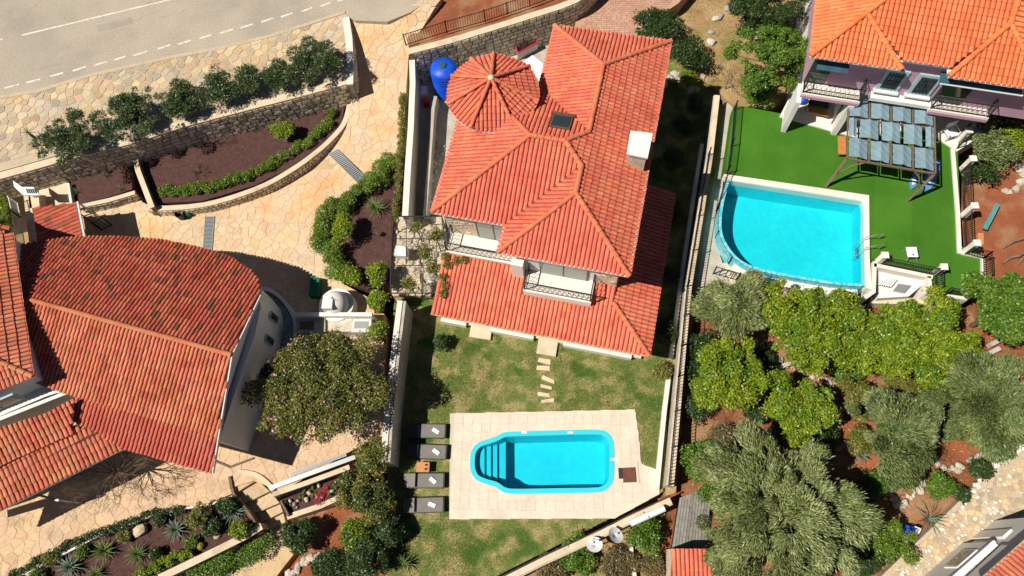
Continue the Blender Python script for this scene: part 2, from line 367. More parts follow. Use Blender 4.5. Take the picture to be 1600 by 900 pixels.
# ------------------------------------------------------------------ tiled roofs
TILES = {}
def one_tile(m, hw, ln, hgt, ang):
    mb = MB()
    for (vv, hh, ww, l) in ((0, hgt+.022, hw, .022), (ln, hgt-.006, hw*.86, 0)):
        for t in ang: mb.v.append((-ww*math.cos(t), vv, hh*max(0,math.sin(t))**.8+l))
    mb.f = [(t,t+1,6+t+1,6+t) for t in range(5)]+[(5,4,3,2,1,0)]
    return mb.mesh('roof_tile', m)
def tile_field(name, poly, ea, eb, parent, m='tile', pw=.215, rl=.34, over=.05, hgt=.055, wfrac=.90, pieces=0):
    """barrel tiles laid on a planar polygon, columns running up from the eave ea-eb"""
    poly = [Vector(p) for p in poly]; n = Vector((0,0,0))
    for i in range(len(poly)): a = poly[i]; b = poly[(i+1)%len(poly)]; n += a.cross(b)
    n.normalize()
    if n.z < 0: n = -n
    u = (Vector(eb)-Vector(ea)); u -= n*u.dot(n); u.normalize(); v = n.cross(u)
    if v.z < 0: v = -v
    o = Vector(ea); Q = [((p-o).dot(u), (p-o).dot(v)) for p in poly]
    key = (m, round(pw,3), rl); npc = 0
    umin = min(q[0] for q in Q); umax = max(q[0] for q in Q); nc = max(1, round((umax-umin)/pw)); pw = (umax-umin)/nc; V = []; F = []
    ang = [math.pi*t/5 for t in range(6)]; hw = pw*wfrac*.5
    for i in range(nc):
        uc = umin+(i+.5)*pw; xs = []
        for k in range(len(Q)):
            a, b = Q[k], Q[(k+1)%len(Q)]
            if (a[0] > uc) != (b[0] > uc): xs.append(a[1]+(b[1]-a[1])*(uc-a[0])/(b[0]-a[0]))
        xs.sort()
        for a, b in zip(xs[::2], xs[1::2]):
            a -= over if a < .25 else 0; ph = random.uniform(-.012,.012)
            r = math.floor(a/rl)*rl
            while r < b:
                lo = max(a, r); hi = min(b, r+rl+.03)
                if r+rl > a+.02 and hi-lo > .04:
                    dx = random.uniform(-.006,.006); dz = random.uniform(-.004,.006); k = len(V)
                    if npc < pieces and lo == r and hi > r+rl+.029:
                        if key not in TILES: TILES[key] = one_tile(m, hw, rl+.03, hgt, ang)
                        inst('roof_tile', TILES[key], parent, frame(u, v, n, o+u*(uc+dx)+v*(lo+ph)+n*dz)); npc += 1; r += rl; continue
                    for (vv, hh, ww) in ((lo+ph, hgt+.022+dz, hw), (hi+ph, hgt-.006+dz, hw*.86)):
                        for t in ang: V.append(o+u*(uc+dx-ww*math.cos(t))+v*vv+n*(hh*math.sin(t)**.8 if 0 < math.sin(t) else 0)+n*(.022 if hh > hgt else .0))
                    for t in range(5): F.append((k+t,k+t+1,k+6+t+1,k+6+t))
                    F.append((k+5,k+4,k+3,k+2,k+1,k))
                r += rl
    me = bpy.data.meshes.new(name); me.from_pydata([tuple(p) for p in V], [], F); me.materials.append(M[m]); ob = link(name, me, parent); ob['kind'] = 'stuff'
    return ob, n
def half_tile_mesh(m):
    mb = MB(); ang = [math.pi*t/6 for t in range(7)]
    for x, r in ((0,.125),(1,.105)):
        for t in ang: mb.v.append((x, -r*math.cos(t), r*math.sin(t)*.9+(0 if x else .02)))
    for t in range(6): mb.f.append((t+1,t,7+t,7+t+1))
    mb.f.append(tuple(range(7))); mb.f.append(tuple(range(13,6,-1)))
    return mb.mesh('ridge_tile', m)
CAPS = {}
def ridge(parent, a, b, m='tile', ln=.36, lift=.03, scale=1.0):
    if m not in CAPS: CAPS[m] = half_tile_mesh(m)
    a = Vector(a); b = Vector(b)
    if a.z > b.z: a, b = b, a
    d = b-a; L = d.length; k = max(1, round(L/ln)); d.normalize(); side = UP.cross(d).normalized(); up = d.cross(side)
    for i in range(k):
        inst('ridge_tile', CAPS[m], parent, frame(d*(L/k*1.08), side*scale*random.uniform(.96,1.04), up*scale, a+d*(L/k*i)+up*lift))
def slab_poly(name, poly, th, m, parent):                 # roof deck: polygon with thickness (below)
    poly = [Vector(p) for p in poly]; n = Vector((0,0,0))
    for i in range(len(poly)): n += poly[i].cross(poly[(i+1)%len(poly)])
    if n.z < 0: poly.reverse()
    k = len(poly); vs = poly+[p-UP*th for p in poly]; tri = tessellate_polygon([poly]); fs = []
    for a,b,c in tri:
        if (poly[b]-poly[a]).cross(poly[c]-poly[a]).z < 0: b,c = c,b
        fs += [(a,b,c),(k+a,k+c,k+b)]
    fs += [(i,k+i,k+(i+1)%k,(i+1)%k) for i in range(k)]
    return MB().add(vs, fs).build(name, m, parent)

# ------------------------------------------------------------------ plants
def leaf_cloud(C, Rr, n, size, asp=.5, out=.5, squash=1.0, jit=.35, comb=None):
    """n leaf quads spread over clumps: C (k,3) centres, Rr (k,) radii; returns (4n,3)"""
    k = len(C); wgt = Rr**2; idx = rng.choice(k, n, p=wgt/wgt.sum())
    d = rng.normal(size=(n,3)); d /= np.linalg.norm(d, axis=1)[:,None]; d[:,2] = np.abs(d[:,2])*.85+d[:,2]*.15
    r = Rr[idx]*np.where(rng.random(n) < .07, rng.uniform(1.0,1.4,n), (1-np.abs(rng.normal(0,.24,n))).clip(.15,1.08))
    pos = C[idx]+d*r[:,None]*np.array([1,1,squash])
    ax = d*out+rng.normal(size=(n,3))*(1-out); ax[:,2] *= .6; ax /= np.linalg.norm(ax, axis=1)[:,None]
    if comb is not None: ax = ax*.45+comb[idx]*.75; ax /= np.linalg.norm(ax, axis=1)[:,None]
    nr = d*.55+rng.normal(size=(n,3))*jit+np.array([0,0,.45]); sd_ = np.cross(ax, nr); sd_ /= np.linalg.norm(sd_, axis=1)[:,None]+1e-9
    s = size*rng.uniform(.65,1.3,n)[:,None]
    a = pos-ax*s*.5; c = pos+ax*s*.5; mid = pos+np.cross(sd_, ax)*s*.08; b = mid+sd_*s*asp*.5; e = mid-sd_*s*asp*.5
    return np.stack([a,b,c,e],1).reshape(-1,3)
def crown_clumps(c, rx, ry, h, k, rc, hollow=.45):
    """clump centres through a flattened dome above c"""
    out = []
    lob = rng.uniform(0, 6.28, 3)
    while len(out) < k:
        p = rng.normal(size=3); p /= np.linalg.norm(p); p *= 1-abs(rng.normal(0, .5*(1-hollow)+.12)) if rng.random() > .2 else rng.uniform(.2,.9)
        a = math.atan2(p[1], p[0]); f = 1.03+.13*math.sin(3*a+lob[0])+.09*math.sin(5*a+lob[1])+.06*math.sin(8*a+lob[2])
        if p[2] < -.45: continue
        out.append((c[0]+p[0]*rx*f, c[1]+p[1]*ry*f, c[2]+p[2]*h))
    return np.array(out), rng.choice([.55,.8,1.0,1.3], k)*rc
def tree(name, label, cat, px, py, rpx, h, base=-.3, leaves=9000, size=.13, m='lf_green', asp=.5, out=.4, k=40, rc=.42, group=None, ry=None, trunk_r=.11, crown_h=None, flowers=None, mix=None, tilt=0, jit=.35, hollow=.45, comb=False):
    """px,py,rpx: crown centre and half width in the photograph; the crown centre stands h-crown_h/2 above the base"""
    ch = crown_h or h*.62; zc = base+h-ch*.5; c = P(px, py, zc); e = P(px+rpx, py, zc); rx = (e-c).length; ryw = rx if ry is None else rx*ry
    t = empty(name, (c.x, c.y, base)); tag(t, label, cat, group)
    C, Rr = crown_clumps((c.x,c.y,zc), max(.05,rx-rc*.75), max(.05,ryw-rc*.75), max(.05, ch*.5-rc*.5), k, rc, hollow)
    cb = None
    if comb:
        cb = C-np.array([c.x,c.y,zc]); cb[:,2] = np.abs(cb[:,2])*.4; cb /= np.linalg.norm(cb,axis=1)[:,None]+1e-6; cb += rng.normal(0,.35,cb.shape); cb /= np.linalg.norm(cb,axis=1)[:,None]
    mb = MB(); top = Vector((c.x,c.y,zc)); b0 = Vector((c.x,c.y,base-.1)); mb.tube([b0, b0.lerp(top,.5)+Vector((.06,-.04,0)), top], [trunk_r*1.25, trunk_r, trunk_r*.55], 7)
    for q in C[:: max(1, k//12)]:
        s = b0.lerp(top, random.uniform(.45,.95)); e_ = Vector(q); m_ = s.lerp(e_,.5)+Vector((0,0,-.08)); mb.tube([s, m_, e_], [trunk_r*.45, trunk_r*.3, trunk_r*.12], 5, False)
    mb.build('trunk', 'bark', t)
    link('crown', np_mesh('crown', leaf_cloud(C, Rr, leaves, size, asp, out, 1.0, jit, cb), 4, m), t)['kind'] = 'stuff'
    if mix: link('new_growth', np_mesh('new_growth', leaf_cloud(C[::3], Rr[::3]*1.06, mix[1], size, asp, out, 1.0, jit, None if cb is None else cb[::3]), 4, mix[0]), t)['kind'] = 'stuff'
    if flowers: link('blossom', np_mesh('blossom', leaf_cloud(C[::2], Rr[::2]*1.08, flowers[1], flowers[2], .9, .2), 4, flowers[0]), t)['kind'] = 'stuff'
    return t
def hedge(name, label, pts, width, h, m, n, size=.1, group=None, asp=.55, cat='hedge', zig=.12):
    """leafy body along a world polyline (its ground line)"""
    t = empty(name, pts[0]); tag(t, label, cat, group); C = []; R_ = []
    for i in range(len(pts)-1):
        a, b = pts[i], pts[i+1]; L = (b-a).length; k = max(1, int(L/(width*.3)))
        for j in range(k):
            for lvl in (.3, .72):
                q = a.lerp(b, (j+random.random())/k); d = (b-a).normalized(); o = random.uniform(-.3,.3)*width
                C.append((q.x-d.y*o, q.y+d.x*o, q.z+h*lvl+random.uniform(-zig,zig)*.5)); R_.append(width*.36*random.uniform(.75,1.2))
    link('foliage', np_mesh('foliage', leaf_cloud(np.array(C), np.array(R_), n, size, asp, .4), 4, m), t)['kind'] = 'stuff'
    mb = MB()
    for i in range(len(pts)-1):
        k = max(1, int((pts[i+1]-pts[i]).length/.6))
        for j in range(k):
            q = pts[i].lerp(pts[i+1], (j+.5)/k); mb.tube([q-UP*.05, q+UP*h*.35+Vector((.04,.03,0)), q+UP*h*.7], [.025,.02,.008], 5, False)
    mb.build('stems', 'bark', t); return t
def blade_mesh(m, w=.1, fold=.25, droop=.5, n=5):
    mb = MB()
    for i in range(n+1):
        t = i/n; ww = w*(1-t)**.6*(.55+.9*t*(1-t)*2) if i < n else .004; z = .28*math.sin(t*math.pi*.55)-droop*.32*t*t
        mb.v += [(t, -ww, z+ww*fold), (t, 0, z), (t, ww, z+ww*fold)]
    for i in range(n):
        k = i*3; mb.f += [(k,k+3,k+4,k+1),(k+1,k+4,k+5,k+2)]
    return mb.mesh('leaf', m)
BLADES = {}
def rosette(name, label, px, py, z, r_px, n=30, m='lf_cycad', w=.06, h=.5, group=None, stem=.3, cat='plant', droop=.8):
    c = P(px, py, z+stem); r = (P(px+r_px, py, z+stem)-c).length; t = empty(name, (c.x,c.y,z)); tag(t, label, cat, group)
    key = (m, w, droop)
    if key not in BLADES: BLADES[key] = blade_mesh(m, w, .3, droop)
    MB().tube([(c.x,c.y,z-.05),(c.x,c.y,z+stem*.6),(c.x,c.y,z+stem+.05)], [.1,.09,.05], 8).build('stem', 'bark', t)
    for i in range(n):
        ring = i/n; a = i*2.39996+random.uniform(-.15,.15); el = rad(8+68*ring**1.1); L = r*(1.05-.3*ring)*random.uniform(.9,1.08)
        d = Vector((math.cos(a)*math.cos(el*.8), math.sin(a)*math.cos(el*.8), math.sin(el*.8)*h*1.6)).normalized(); s = UP.cross(d).normalized(); u = d.cross(s)
        inst('leaf', BLADES[key], t, frame(d*L, s*L, u*L, c))
    return t
def rock_mesh(seed):
    r = random.Random(seed); mb = MB(); n = 8
    prof = [(.25,-.45),(.8,-.3),(1,.0),(.8,.3),(.35,.48)]; k = 0
    for rr, z in prof:
        for j in range(n): t = 2*math.pi*j/n; q = rr*r.uniform(.75,1.15); mb.v.append((.5*q*math.cos(t), .5*q*math.sin(t), z+r.uniform(-.06,.06)))
    for i in range(4):
        for j in range(n): q = (j+1)%n; mb.f.append((i*n+j,i*n+q,(i+1)*n+q,(i+1)*n+j))
    mb.f.append(tuple(reversed(range(n)))); mb.f.append(tuple(32+j for j in range(n))); return mb
ROCKS = {}
def rock(name, m, parent, c, sx, sy, sz, rz=None):
    k = (m, random.randrange(5))
    if k not in ROCKS: ROCKS[k] = rock_mesh(k[1]*7+3).mesh('rock', m)
    a = random.uniform(0,6.28) if rz is None else rz
    return inst(name, ROCKS[k], parent, Matrix.LocRotScale(Vector(c), Matrix.Rotation(a,3,'Z').to_quaternion(), Vector((sx,sy,sz))))
def blades(name, poly, z, n, m, size, clump=None, holes=(), label=None, cat=None):
    """short grass blades scattered over a plan polygon"""
    xs = [p.x for p in poly]; ys = [p.y for p in poly]; pts = []
    while len(pts) < n:
        x, y = random.uniform(min(xs),max(xs)), random.uniform(min(ys),max(ys))
        if not inside((x,y), poly) or any(inside((x,y), h) for h in holes): continue
        if clump and clump(x, y) < random.random(): continue
        pts.append((x,y))
    p = np.array(pts); n = len(p); a = rng.uniform(0,6.28,n); s = size*rng.uniform(.5,1.4,n); lean = rng.normal(0,.6,(n,2))*s[:,None]
    V = np.zeros((n,3,3)); zz = np.array([z(x,y) if callable(z) else z for x,y in pts])
    V[:,0,0] = p[:,0]-np.cos(a)*s*.22; V[:,0,1] = p[:,1]-np.sin(a)*s*.22; V[:,1,0] = p[:,0]+np.cos(a)*s*.22; V[:,1,1] = p[:,1]+np.sin(a)*s*.22
    V[:,0,2] = V[:,1,2] = zz-.005; V[:,2,:2] = p+lean; V[:,2,2] = zz+s*.6
    o = link(name, np_mesh(name, V.reshape(-1,3), 3, m)); tag(o, label, cat, None, 'stuff'); return o
def voronoi_stones(name, parent, poly, seeds, m, zf, gap=.93, th=.03, limit=300, rest=None, reach=1.6):
    S = np.array([(s.x,s.y) for s in seeds]); cnt = 0; restmb = MB()
    for i, s in enumerate(S):
        d = np.hypot(*(S-s).T); nb = np.argsort(d)[1:22]; cell = [(s[0]-reach,s[1]-reach),(s[0]+reach,s[1]-reach),(s[0]+reach,s[1]+reach),(s[0]-reach,s[1]+reach)]
        for j in nb:
            mx, my = (s+S[j])/2; nx, ny = S[j]-s; new = []
            for k in range(len(cell)):
                a, b = cell[k], cell[(k+1)%len(cell)]; da = (a[0]-mx)*nx+(a[1]-my)*ny; db = (b[0]-mx)*nx+(b[1]-my)*ny
                if da <= 0: new.append(a)
                if (da <= 0) != (db <= 0): t = da/(da-db); new.append((a[0]+(b[0]-a[0])*t, a[1]+(b[1]-a[1])*t))
            cell = new
            if len(cell) < 3: break
        if len(cell) < 3: continue
        c2 = []
        for q in cell:
            if not inside(q, poly): e, _ = sd_edge(q, poly); q = (e.x, e.y)
            c2.append(q)
        cx = sum(q[0] for q in c2)/len(c2); cy = sum(q[1] for q in c2)/len(c2)
        c2 = [(cx+(x-cx)*gap, cy+(y-cy)*gap) for x, y in c2]; dz = random.uniform(-.006,.006)
        top = [Vector((x,y,zf(x,y)+th+dz)) for x, y in c2]
        if abs(sum(top[k].x*top[(k+1)%len(top)].y-top[(k+1)%len(top)].x*top[k].y for k in range(len(top)))) < .01: continue
        k = len(top)
        if sum(top[q].x*top[(q+1)%k].y-top[(q+1)%k].x*top[q].y for q in range(k)) < 0: top.reverse()
        vs = top+[Vector((p.x,p.y,p.z-th-.03)) for p in top]; fs = [tuple(range(k))]+[(q,k+q,k+(q+1)%k,(q+1)%k) for q in range(k)]
        if cnt < limit: MB().add(vs, fs).build(name, m, parent); cnt += 1
        else: restmb.add(vs, fs)
    if restmb.v: o = restmb.build(rest or name, m if not rest else M['cobble_i'], parent); o['kind'] = 'stuff'
    return cnt
def poisson(poly, r, tries=9000):
    xs = [p[0] for p in poly]; ys = [p[1] for p in poly]; out = []; g = {}
    for _ in range(tries):
        x, y = random.uniform(min(xs),max(xs)), random.uniform(min(ys),max(ys))
        if not inside((x,y), poly): continue
        gx, gy = int(x/r), int(y/r)
        if any((x-q[0])**2+(y-q[1])**2 < r*r for i in (-1,0,1) for j in (-1,0,1) for q in g.get((gx+i,gy+j),())): continue
        g.setdefault((gx,gy),[]).append((x,y)); out.append(Vector((x,y,0)))
    return out
def fence(name, label, pts, h, sp=.13, m='metal', group=None, post_every=1.9, r=.012, cat='fence', rails=(.08,.95), bow=0, parent=None):
    """pickets between two rails along a 3D polyline (its foot)"""
    t = empty(name, pts[0]) if parent is None else parent
    if parent is None: tag(t, label, cat, group)
    pm = MB().box((0,0,.5), (r,0,0), (0,r,0), (0,0,.5)).mesh('picket', m)
    for i in range(len(pts)-1):
        a, b = pts[i], pts[i+1]; L = (b-a).length
        for rr in rails: MB().bar(a+UP*h*rr, b+UP*h*rr, .035, .03).build('rail', m, t)
        n = max(1, round(L/sp))
        for k in range(n+1):
            q = a.lerp(b, k/n); inst('picket', pm, t, Matrix.LocRotScale(q, None, Vector((1,1,h))))
        n = max(1, round(L/post_every))
        for k in range(n+1):
            q = a.lerp(b, k/n); MB().box(q+UP*h*.52, (.03,0,0),(0,.03,0),(0,0,h*.53)).build('post', m, t)
    return t

# ================================================================== SETTING
Z_UP, Z_DR, Z_BED, Z_T, Z_G, Z_LOW = 3.0, 0.6, 1.2, 1.2, -0.3, -0.5   # road terrace, drive, bed, right terrace, garden, lower path
structure(MB().add([(-900,-900,-2.4),(900,-900,-2.4),(900,900,-2.4),(-900,900,-2.4)], [(0,1,2,3)]).build('ground', 'drysoil'))
_ya, _yb = P(560,262,Z_DR).y, P(585,12,Z_UP).y
def z_drive(x, y):
    t = max(0, min(1, (y-_ya)/(_yb-_ya))); return Z_DR+(Z_UP-Z_DR)*t
# --- road with markings
road = structure(flat('road', [(-260,172),(0,154),(60,144),(140,120),(260,93),(340,78),(420,59),(480,40),(540,24),(555,32),(605,34),(640,20),(670,2),(700,-12),(780,-60),(900,-330),(-400,-330)], Z_UP, 'asphalt'))
def strip(name, a, b, wd, z, m, parent):
    A = P(*a, z); B = P(*b, z); d = (B-A).normalized(); n = Vector((-d.y,d.x,0))*wd*.5
    return MB().add([A-n,B-n,B+n,A+n], [(0,1,2,3)]).build(name, m, parent)
strip('lane_line', (34,55), (275,-3), .13, Z_UP+.005, 'paint', road); strip('lane_line', (-60,76), (4,61), .13, Z_UP+.005, 'paint', road); strip('lane_line', (-30,8),(6,-3), .13, Z_UP+.005, 'paint', road)
ed = [(-26,145,-4,139),(7,137.5,30,131.5),(40,129.5,63,123.5),(78,119.5,99,113.5),(113,111,134,104),(147,102,168,96),(178,94,196,88),(208,87,230,80),(246,76.5,266,70),(278,69,298,63),(311,60.5,331,54),(344,52,364,45.5),(376,43.5,395,37.5),(408,34.5,427,28),(439,26.5,457,20),(471,18,488,12),(500,10,516,4),(528,2,545,-4)]
for a,b,c,d in ed: strip('edge_dash', (a,b), (c,d), .13, Z_UP+.005, 'paint', road)
for q in ([(150,40),(205,27),(208,36),(154,50)],[(330,10),(372,0),(376,8),(334,19)],[(60,105),(120,90),(122,94),(62,109)],[(20,20),(45,14),(47,24),(22,30)],[(430,8),(470,-2),(473,3),(433,14)]): MB().add(PS(q,Z_UP+.004), [(0,3,2,1)]).build('asphalt_patch', 'asphalt_patch', road)
for k in range(14):                                       # tar-filled cracks
    x, y = random.uniform(-10,480), 0; y = random.uniform(-5, 118-x*.24); pts = [P(x+i*random.uniform(8,13), y-i*random.uniform(1.5,4.5)+random.uniform(-2,2), Z_UP+.006) for i in range(random.randint(3,7))]
    mb = MB()
    for a, b in zip(pts, pts[1:]): d = (b-a).normalized(); n = Vector((-d.y,d.x,0))*.012; mb.add([a-n,b-n,b+n,a+n], [(0,1,2,3)])
    o = mb.build('tar_crack', 'asphalt_patch', road); o['kind'] = 'stuff'
tri_pts = [(540,18),(545,27),(600,30),(640,12),(665,-5),(600,-6)]
# --- verge of cemented stones between road and retaining wall
vp = [(-120,190),(0,150),(60,140),(140,116),(260,89),(340,74),(420,55),(480,36),(538,18),(546,30),(548,60),(548,124),(470,146),(400,163),(300,187),(205,215),(100,240),(0,268),(-120,300)]
verge = structure(flat('verge', vp, Z_UP+.01, 'verge'))
vw = PS([(-60,180),(0,154),(60,144),(140,120),(260,93),(340,78),(420,59),(480,41),(536,24),(541,60),(541,120),(470,138),(400,155),(300,178),(205,205),(100,230),(0,255),(-60,275)], Z_UP)
vs = poisson(vw, .40, 30000); vs.sort(key=lambda p: (p.x+6)**2+(p.y-26)**2); ncob = voronoi_stones('cobble', verge, vw, vs, 'cobble', lambda x,y: Z_UP+.01, .86, .02, 300, 'small_cobbles', .8)
kerb = PS([(-60,163),(0,149),(60,139),(140,115),(260,88),(340,73),(420,54),(480,35),(538,16)], Z_UP+.05)
wall_run('kerb', kerb, .24, Z_UP-.1, 'verge', verge, -1)
# --- driveway: crazy paving running down from the road
dpx = [(548,24),(600,28),(640,12),(668,-8),(690,-2),(660,45),(640,70),(637,110),(633,170),(628,240),(600,262),(560,300),(520,330),(505,365),(512,410),(530,440),(585,470),(585,500),(455,500),(400,470),(390,440),(300,400),(200,395),(130,375),(125,330),(150,320),(215,305),(232,328),(317,322),(400,297),(455,268),(497,238),(525,212),(542,190),(549,158),(551,110),(550,60)]
dw = [PZ(x, y, z_drive) for x, y in dpx]
drive = MB().prism(dw, -2.4).build('driveway', 'paver_joint'); structure(drive)
inner = dw
ds = [p for p in poisson([(p.x,p.y) for p in dw], .34, 60000) if random.random() > .28]; ds.sort(key=lambda p: (p.x+9)**2+(p.y-17)**2)
nst = voronoi_stones('paving_stone', drive, inner, ds, 'paver', z_drive, .96, .016, 300, None, .8)
# --- lower left terrace (sandy paving), stairs side
tpx = [(-120,640),(60,560),(330,640),(400,480),(455,490),(600,490),(604,690),(560,698),(440,768),(372,742),(366,770),(330,785),(250,800),(150,838),(60,885),(-20,925),(-160,960)]
terrace = structure(flat('terrace', tpx, Z_DR-.004, 'terrace'))
tw = PS([(-60,690),(60,600),(330,640),(400,520),(455,510),(595,515),(600,690),(555,700),(436,764),(400,745),(372,738),(362,768),(330,783),(250,798),(150,835),(60,880),(-20,918),(-60,935)], Z_DR)
tsd = [p for p in poisson([(p.x,p.y) for p in tw], .36, 50000) if random.random() > .25]; tsd.sort(key=lambda p: (p.x+14)**2+(p.y-3)**2)
voronoi_stones('paving_stone', terrace, tw, tsd, 'paver_t', lambda x,y: Z_DR, .965, .012, 300, None, .8)
# --- lower path, soil beside it
structure(flat('lower_path', [(-200,1010),(262,905),(300,885),(370,850),(400,815),(425,800),(445,830),(462,845),(462,862),(440,890),(410,930),(300,1010)], Z_LOW, 'terrace'))
structure(flat('garden_soil', [(430,800),(470,790),(560,760),(600,740),(612,700),(614,960),(380,960),(440,905),(470,865),(470,845)], Z_LOW-.01, 'soil'))
structure(flat('planter_soil', [(-160,965),(-20,925),(60,885),(150,838),(250,800),(330,788),(362,775),(385,800),(413,832),(260,900),(120,980)], Z_DR-.12, 'mulch'))
# --- mulch beds
structure(flat('upper_bed', [(232,318),(317,314),(400,289),(455,262),(490,236),(518,212),(534,190),(540,158),(536,135),(400,175),(300,200),(205,232),(212,268)], Z_BED, 'mulch'))
structure(flat('small_bed', [(112,318),(128,318),(170,308),(206,296),(208,230),(110,255)], Z_BED, 'mulch'))
structure(flat('oval_bed', [(628,248),(600,266),(562,304),(526,334),(512,365),(518,408),(536,440),(575,452),(608,440),(612,380),(618,300)], Z_DR+.06, 'mulch'))
structure(flat('side_yard', [(640,95),(700,75),(870,40),(900,20),(905,100),(760,250),(690,335),(612,335),(640,330)], .03, 'concrete'))
# --- upper north-east ground (brown slope behind the fence) and pink block drive
structure(flat('north_bank', [(664,-8),(690,-20),(830,-120),(1000,-200),(935,-30),(910,-6),(880,8),(830,24),(760,46),(700,64),(640,81),(636,60),(650,40)], Z_UP-.4, 'soil'))
bd = structure(flat('block_drive', [(930,-10),(1015,-60),(1090,-30),(1060,5),(1035,22),(1005,45),(990,60),(895,60),(900,30)], 1.3, 'brick_drive'))
hb = PS([(935,-5),(1010,-50),(1060,-10),(1030,18),(1000,42),(985,56),(915,56),(908,28)], 1.3); bm = MB().box((0,0,0),(.148,0,0),(0,.072,0),(0,0,.03)).mesh('paver', 'brick_drive'); k = 0
xs = [p.x for p in hb]; ys = [p.y for p in hb]; yy = min(ys)
while yy < max(ys) and k < 300:
    xx = min(xs)+(.15 if k % 2 else 0)
    while xx < max(xs) and k < 300:
        if inside((xx,yy), hb): inst('paver', bm, bd, Matrix.Translation((xx,yy,1.305))); k += 1
        xx += .31
    yy += .16
# --- lawn, with a hole for the pool
pool_px = [(800,675),(870,673),(930,672),(948,676),(957,688),(959,705),(959,738),(956,754),(946,765),(930,769),(870,770),(805,771),(786,768),(774,760),(757,755),(743,748),(736,735),(735,718),(738,703),(748,692),(765,686),(776,682),(786,677)]
pool_out = catmull([tuple(P(x,y,.06)) for x,y in pool_px], 4, True)
def inset(poly, d):
    n = len(poly); out = []; s = 1 if sum(poly[i].x*poly[(i+1)%n].y-poly[(i+1)%n].x*poly[i].y for i in range(n)) > 0 else -1
    for i in range(n):
        t = (poly[(i+1)%n]-poly[i-1]); t.z = 0; t.normalize(); out.append(poly[i]+Vector((-t.y,t.x,0))*d*s)
    return out
lawn_px = [(640,95),(868,36),(1060,50),(1118,140),(1108,240),(1075,450),(1052,580),(1044,640),(1036,768),(790,893),(690,945),(600,960),(606,720),(615,480),(640,330)]
hole = [Vector((p.x,p.y,0)) for p in inset(pool_out, .12)]
structure(flat_hole('lawn', PS(lawn_px, 0), [hole], 'lawn'))
deck_px = [(703,646),(860,643),(992,640),(998,680),(1002,725),(1030,735),(1030,772),(960,810),(702,811)]
deck_w = PS(deck_px, .04); deck = structure(flat_hole('pool_deck', deck_w, [[Vector((p.x,p.y,.04)) for p in inset(pool_out,.12)]], 'deck_joint'))
MBd = MB()
for i in range(len(deck_w)):
    a = deck_w[i]; b = deck_w[(i+1)%len(deck_w)]; MBd.add([a,b,b-UP*.3,a-UP*.3], [(0,1,2,3)])
MBd.build('deck_edge', 'deck', deck)
ts = .47; slabm = MB().box((0,0,0),(ts*.5-.004,0,0),(0,ts*.5-.004,0),(0,0,.02)).mesh('slab', 'deck')
ox, oy = deck_w[-1].x, deck_w[-1].y; pin = inset(pool_out, .05)
for i in range(0, 28):
    for j in range(0, 14):
        c = (ox+(i+.5)*ts, oy+(j+.5)*ts); cor = [(c[0]+sx*ts*.5, c[1]+sy*ts*.5) for sx in (-1,1) for sy in (-1,1)]
        ins = [inside(q, deck_w) for q in cor]; pol = [inside(q, pin) for q in cor]
        if all(ins) and not any(pol) and not inside(c, pin): inst('slab', slabm, deck, Matrix.Translation((*c,.034)))
        elif (any(ins) and not all(pol)):
            mb = MB(); n = 10; g = ts/n
            for a in range(n):
                for b in range(n):
                    q = (c[0]-ts*.5+(a+.5)*g, c[1]-ts*.5+(b+.5)*g)
                    if inside(q, deck_w) and not inside(q, pin): mb.box((*q,.034),(g*.5,0,0),(0,g*.5,0),(0,0,.02))
            if mb.v: mb.build('slab', 'deck', deck)
# --- right-hand terrace: turf, paving; its garden below
def znoise(x, y): return Z_G+.10*math.sin(x*.9+1)*math.cos(y*.7)+.06*math.sin(x*2.3+y*1.7)-.02*max(0,x-9)
gx = [P(1040,y_,0).x for y_ in (500,)][0]; gp = PS([(1062,430),(1340,470),(1480,480),(1760,480),(1760,1010),(1000,1010),(1030,790),(1052,640)], Z_G)
mb = MB(); x0 = min(p.x for p in gp); x1 = max(p.x for p in gp); y0 = min(p.y for p in gp); y1 = max(p.y for p in gp); nx = 90; ny = 70
for j in range(ny+1):
    for i in range(nx+1): x = x0+(x1-x0)*i/nx; y = y0+(y1-y0)*j/ny; mb.v.append((x,y,znoise(x,y)))
for j in range(ny):
    for i in range(nx):
        if inside((x0+(x1-x0)*(i+.5)/nx, y0+(y1-y0)*(j+.5)/ny), gp): k = j*(nx+1)+i; mb.f.append((k,k+1,k+nx+2,k+nx+1))
structure(mb.build('garden_terrain', 'soil', smooth=True))
structure(flat('east_soil', [(1560,150),(1700,120),(1800,480),(1540,490),(1500,330)], .5, 'soil'))
structure(flat('north_garden', [(1040,-60),(1275,-60),(1275,90),(1250,150),(1150,170),(1120,140),(1056,95),(1035,40)], .25, 'drysoil'))
turf_px = [(1147,164),(1262,185),(1340,205),(1440,185),(1496,228),(1502,385),(1531,398),(1531,438),(1508,458),(1472,455),(1459,428),(1370,408),(1362,404),(1356,306),(1140,272),(1133,262)]
turf_w = PS(turf_px, Z_T)
turf = structure(flat('artificial_turf', turf_px, Z_T, 'turf', zb=-1)); tdir = (P(1356,306,Z_T)-P(1140,272,Z_T)).normalized()
def clip_band(poly, d, lo, hi):
    for sgn, lim in ((1,lo),(-1,-hi)):
        new = []
        for i in range(len(poly)):
            a, b = poly[i], poly[(i+1)%len(poly)]; da, db = sgn*a.dot(d)-lim, sgn*b.dot(d)-lim
            if da >= 0: new.append(a)
            if (da >= 0) != (db >= 0): new.append(a.lerp(b, da/(da-db)))
        poly = new
        if len(poly) < 3: return []
    return poly
u_ = [p.dot(tdir) for p in turf_w]; k = min(u_)
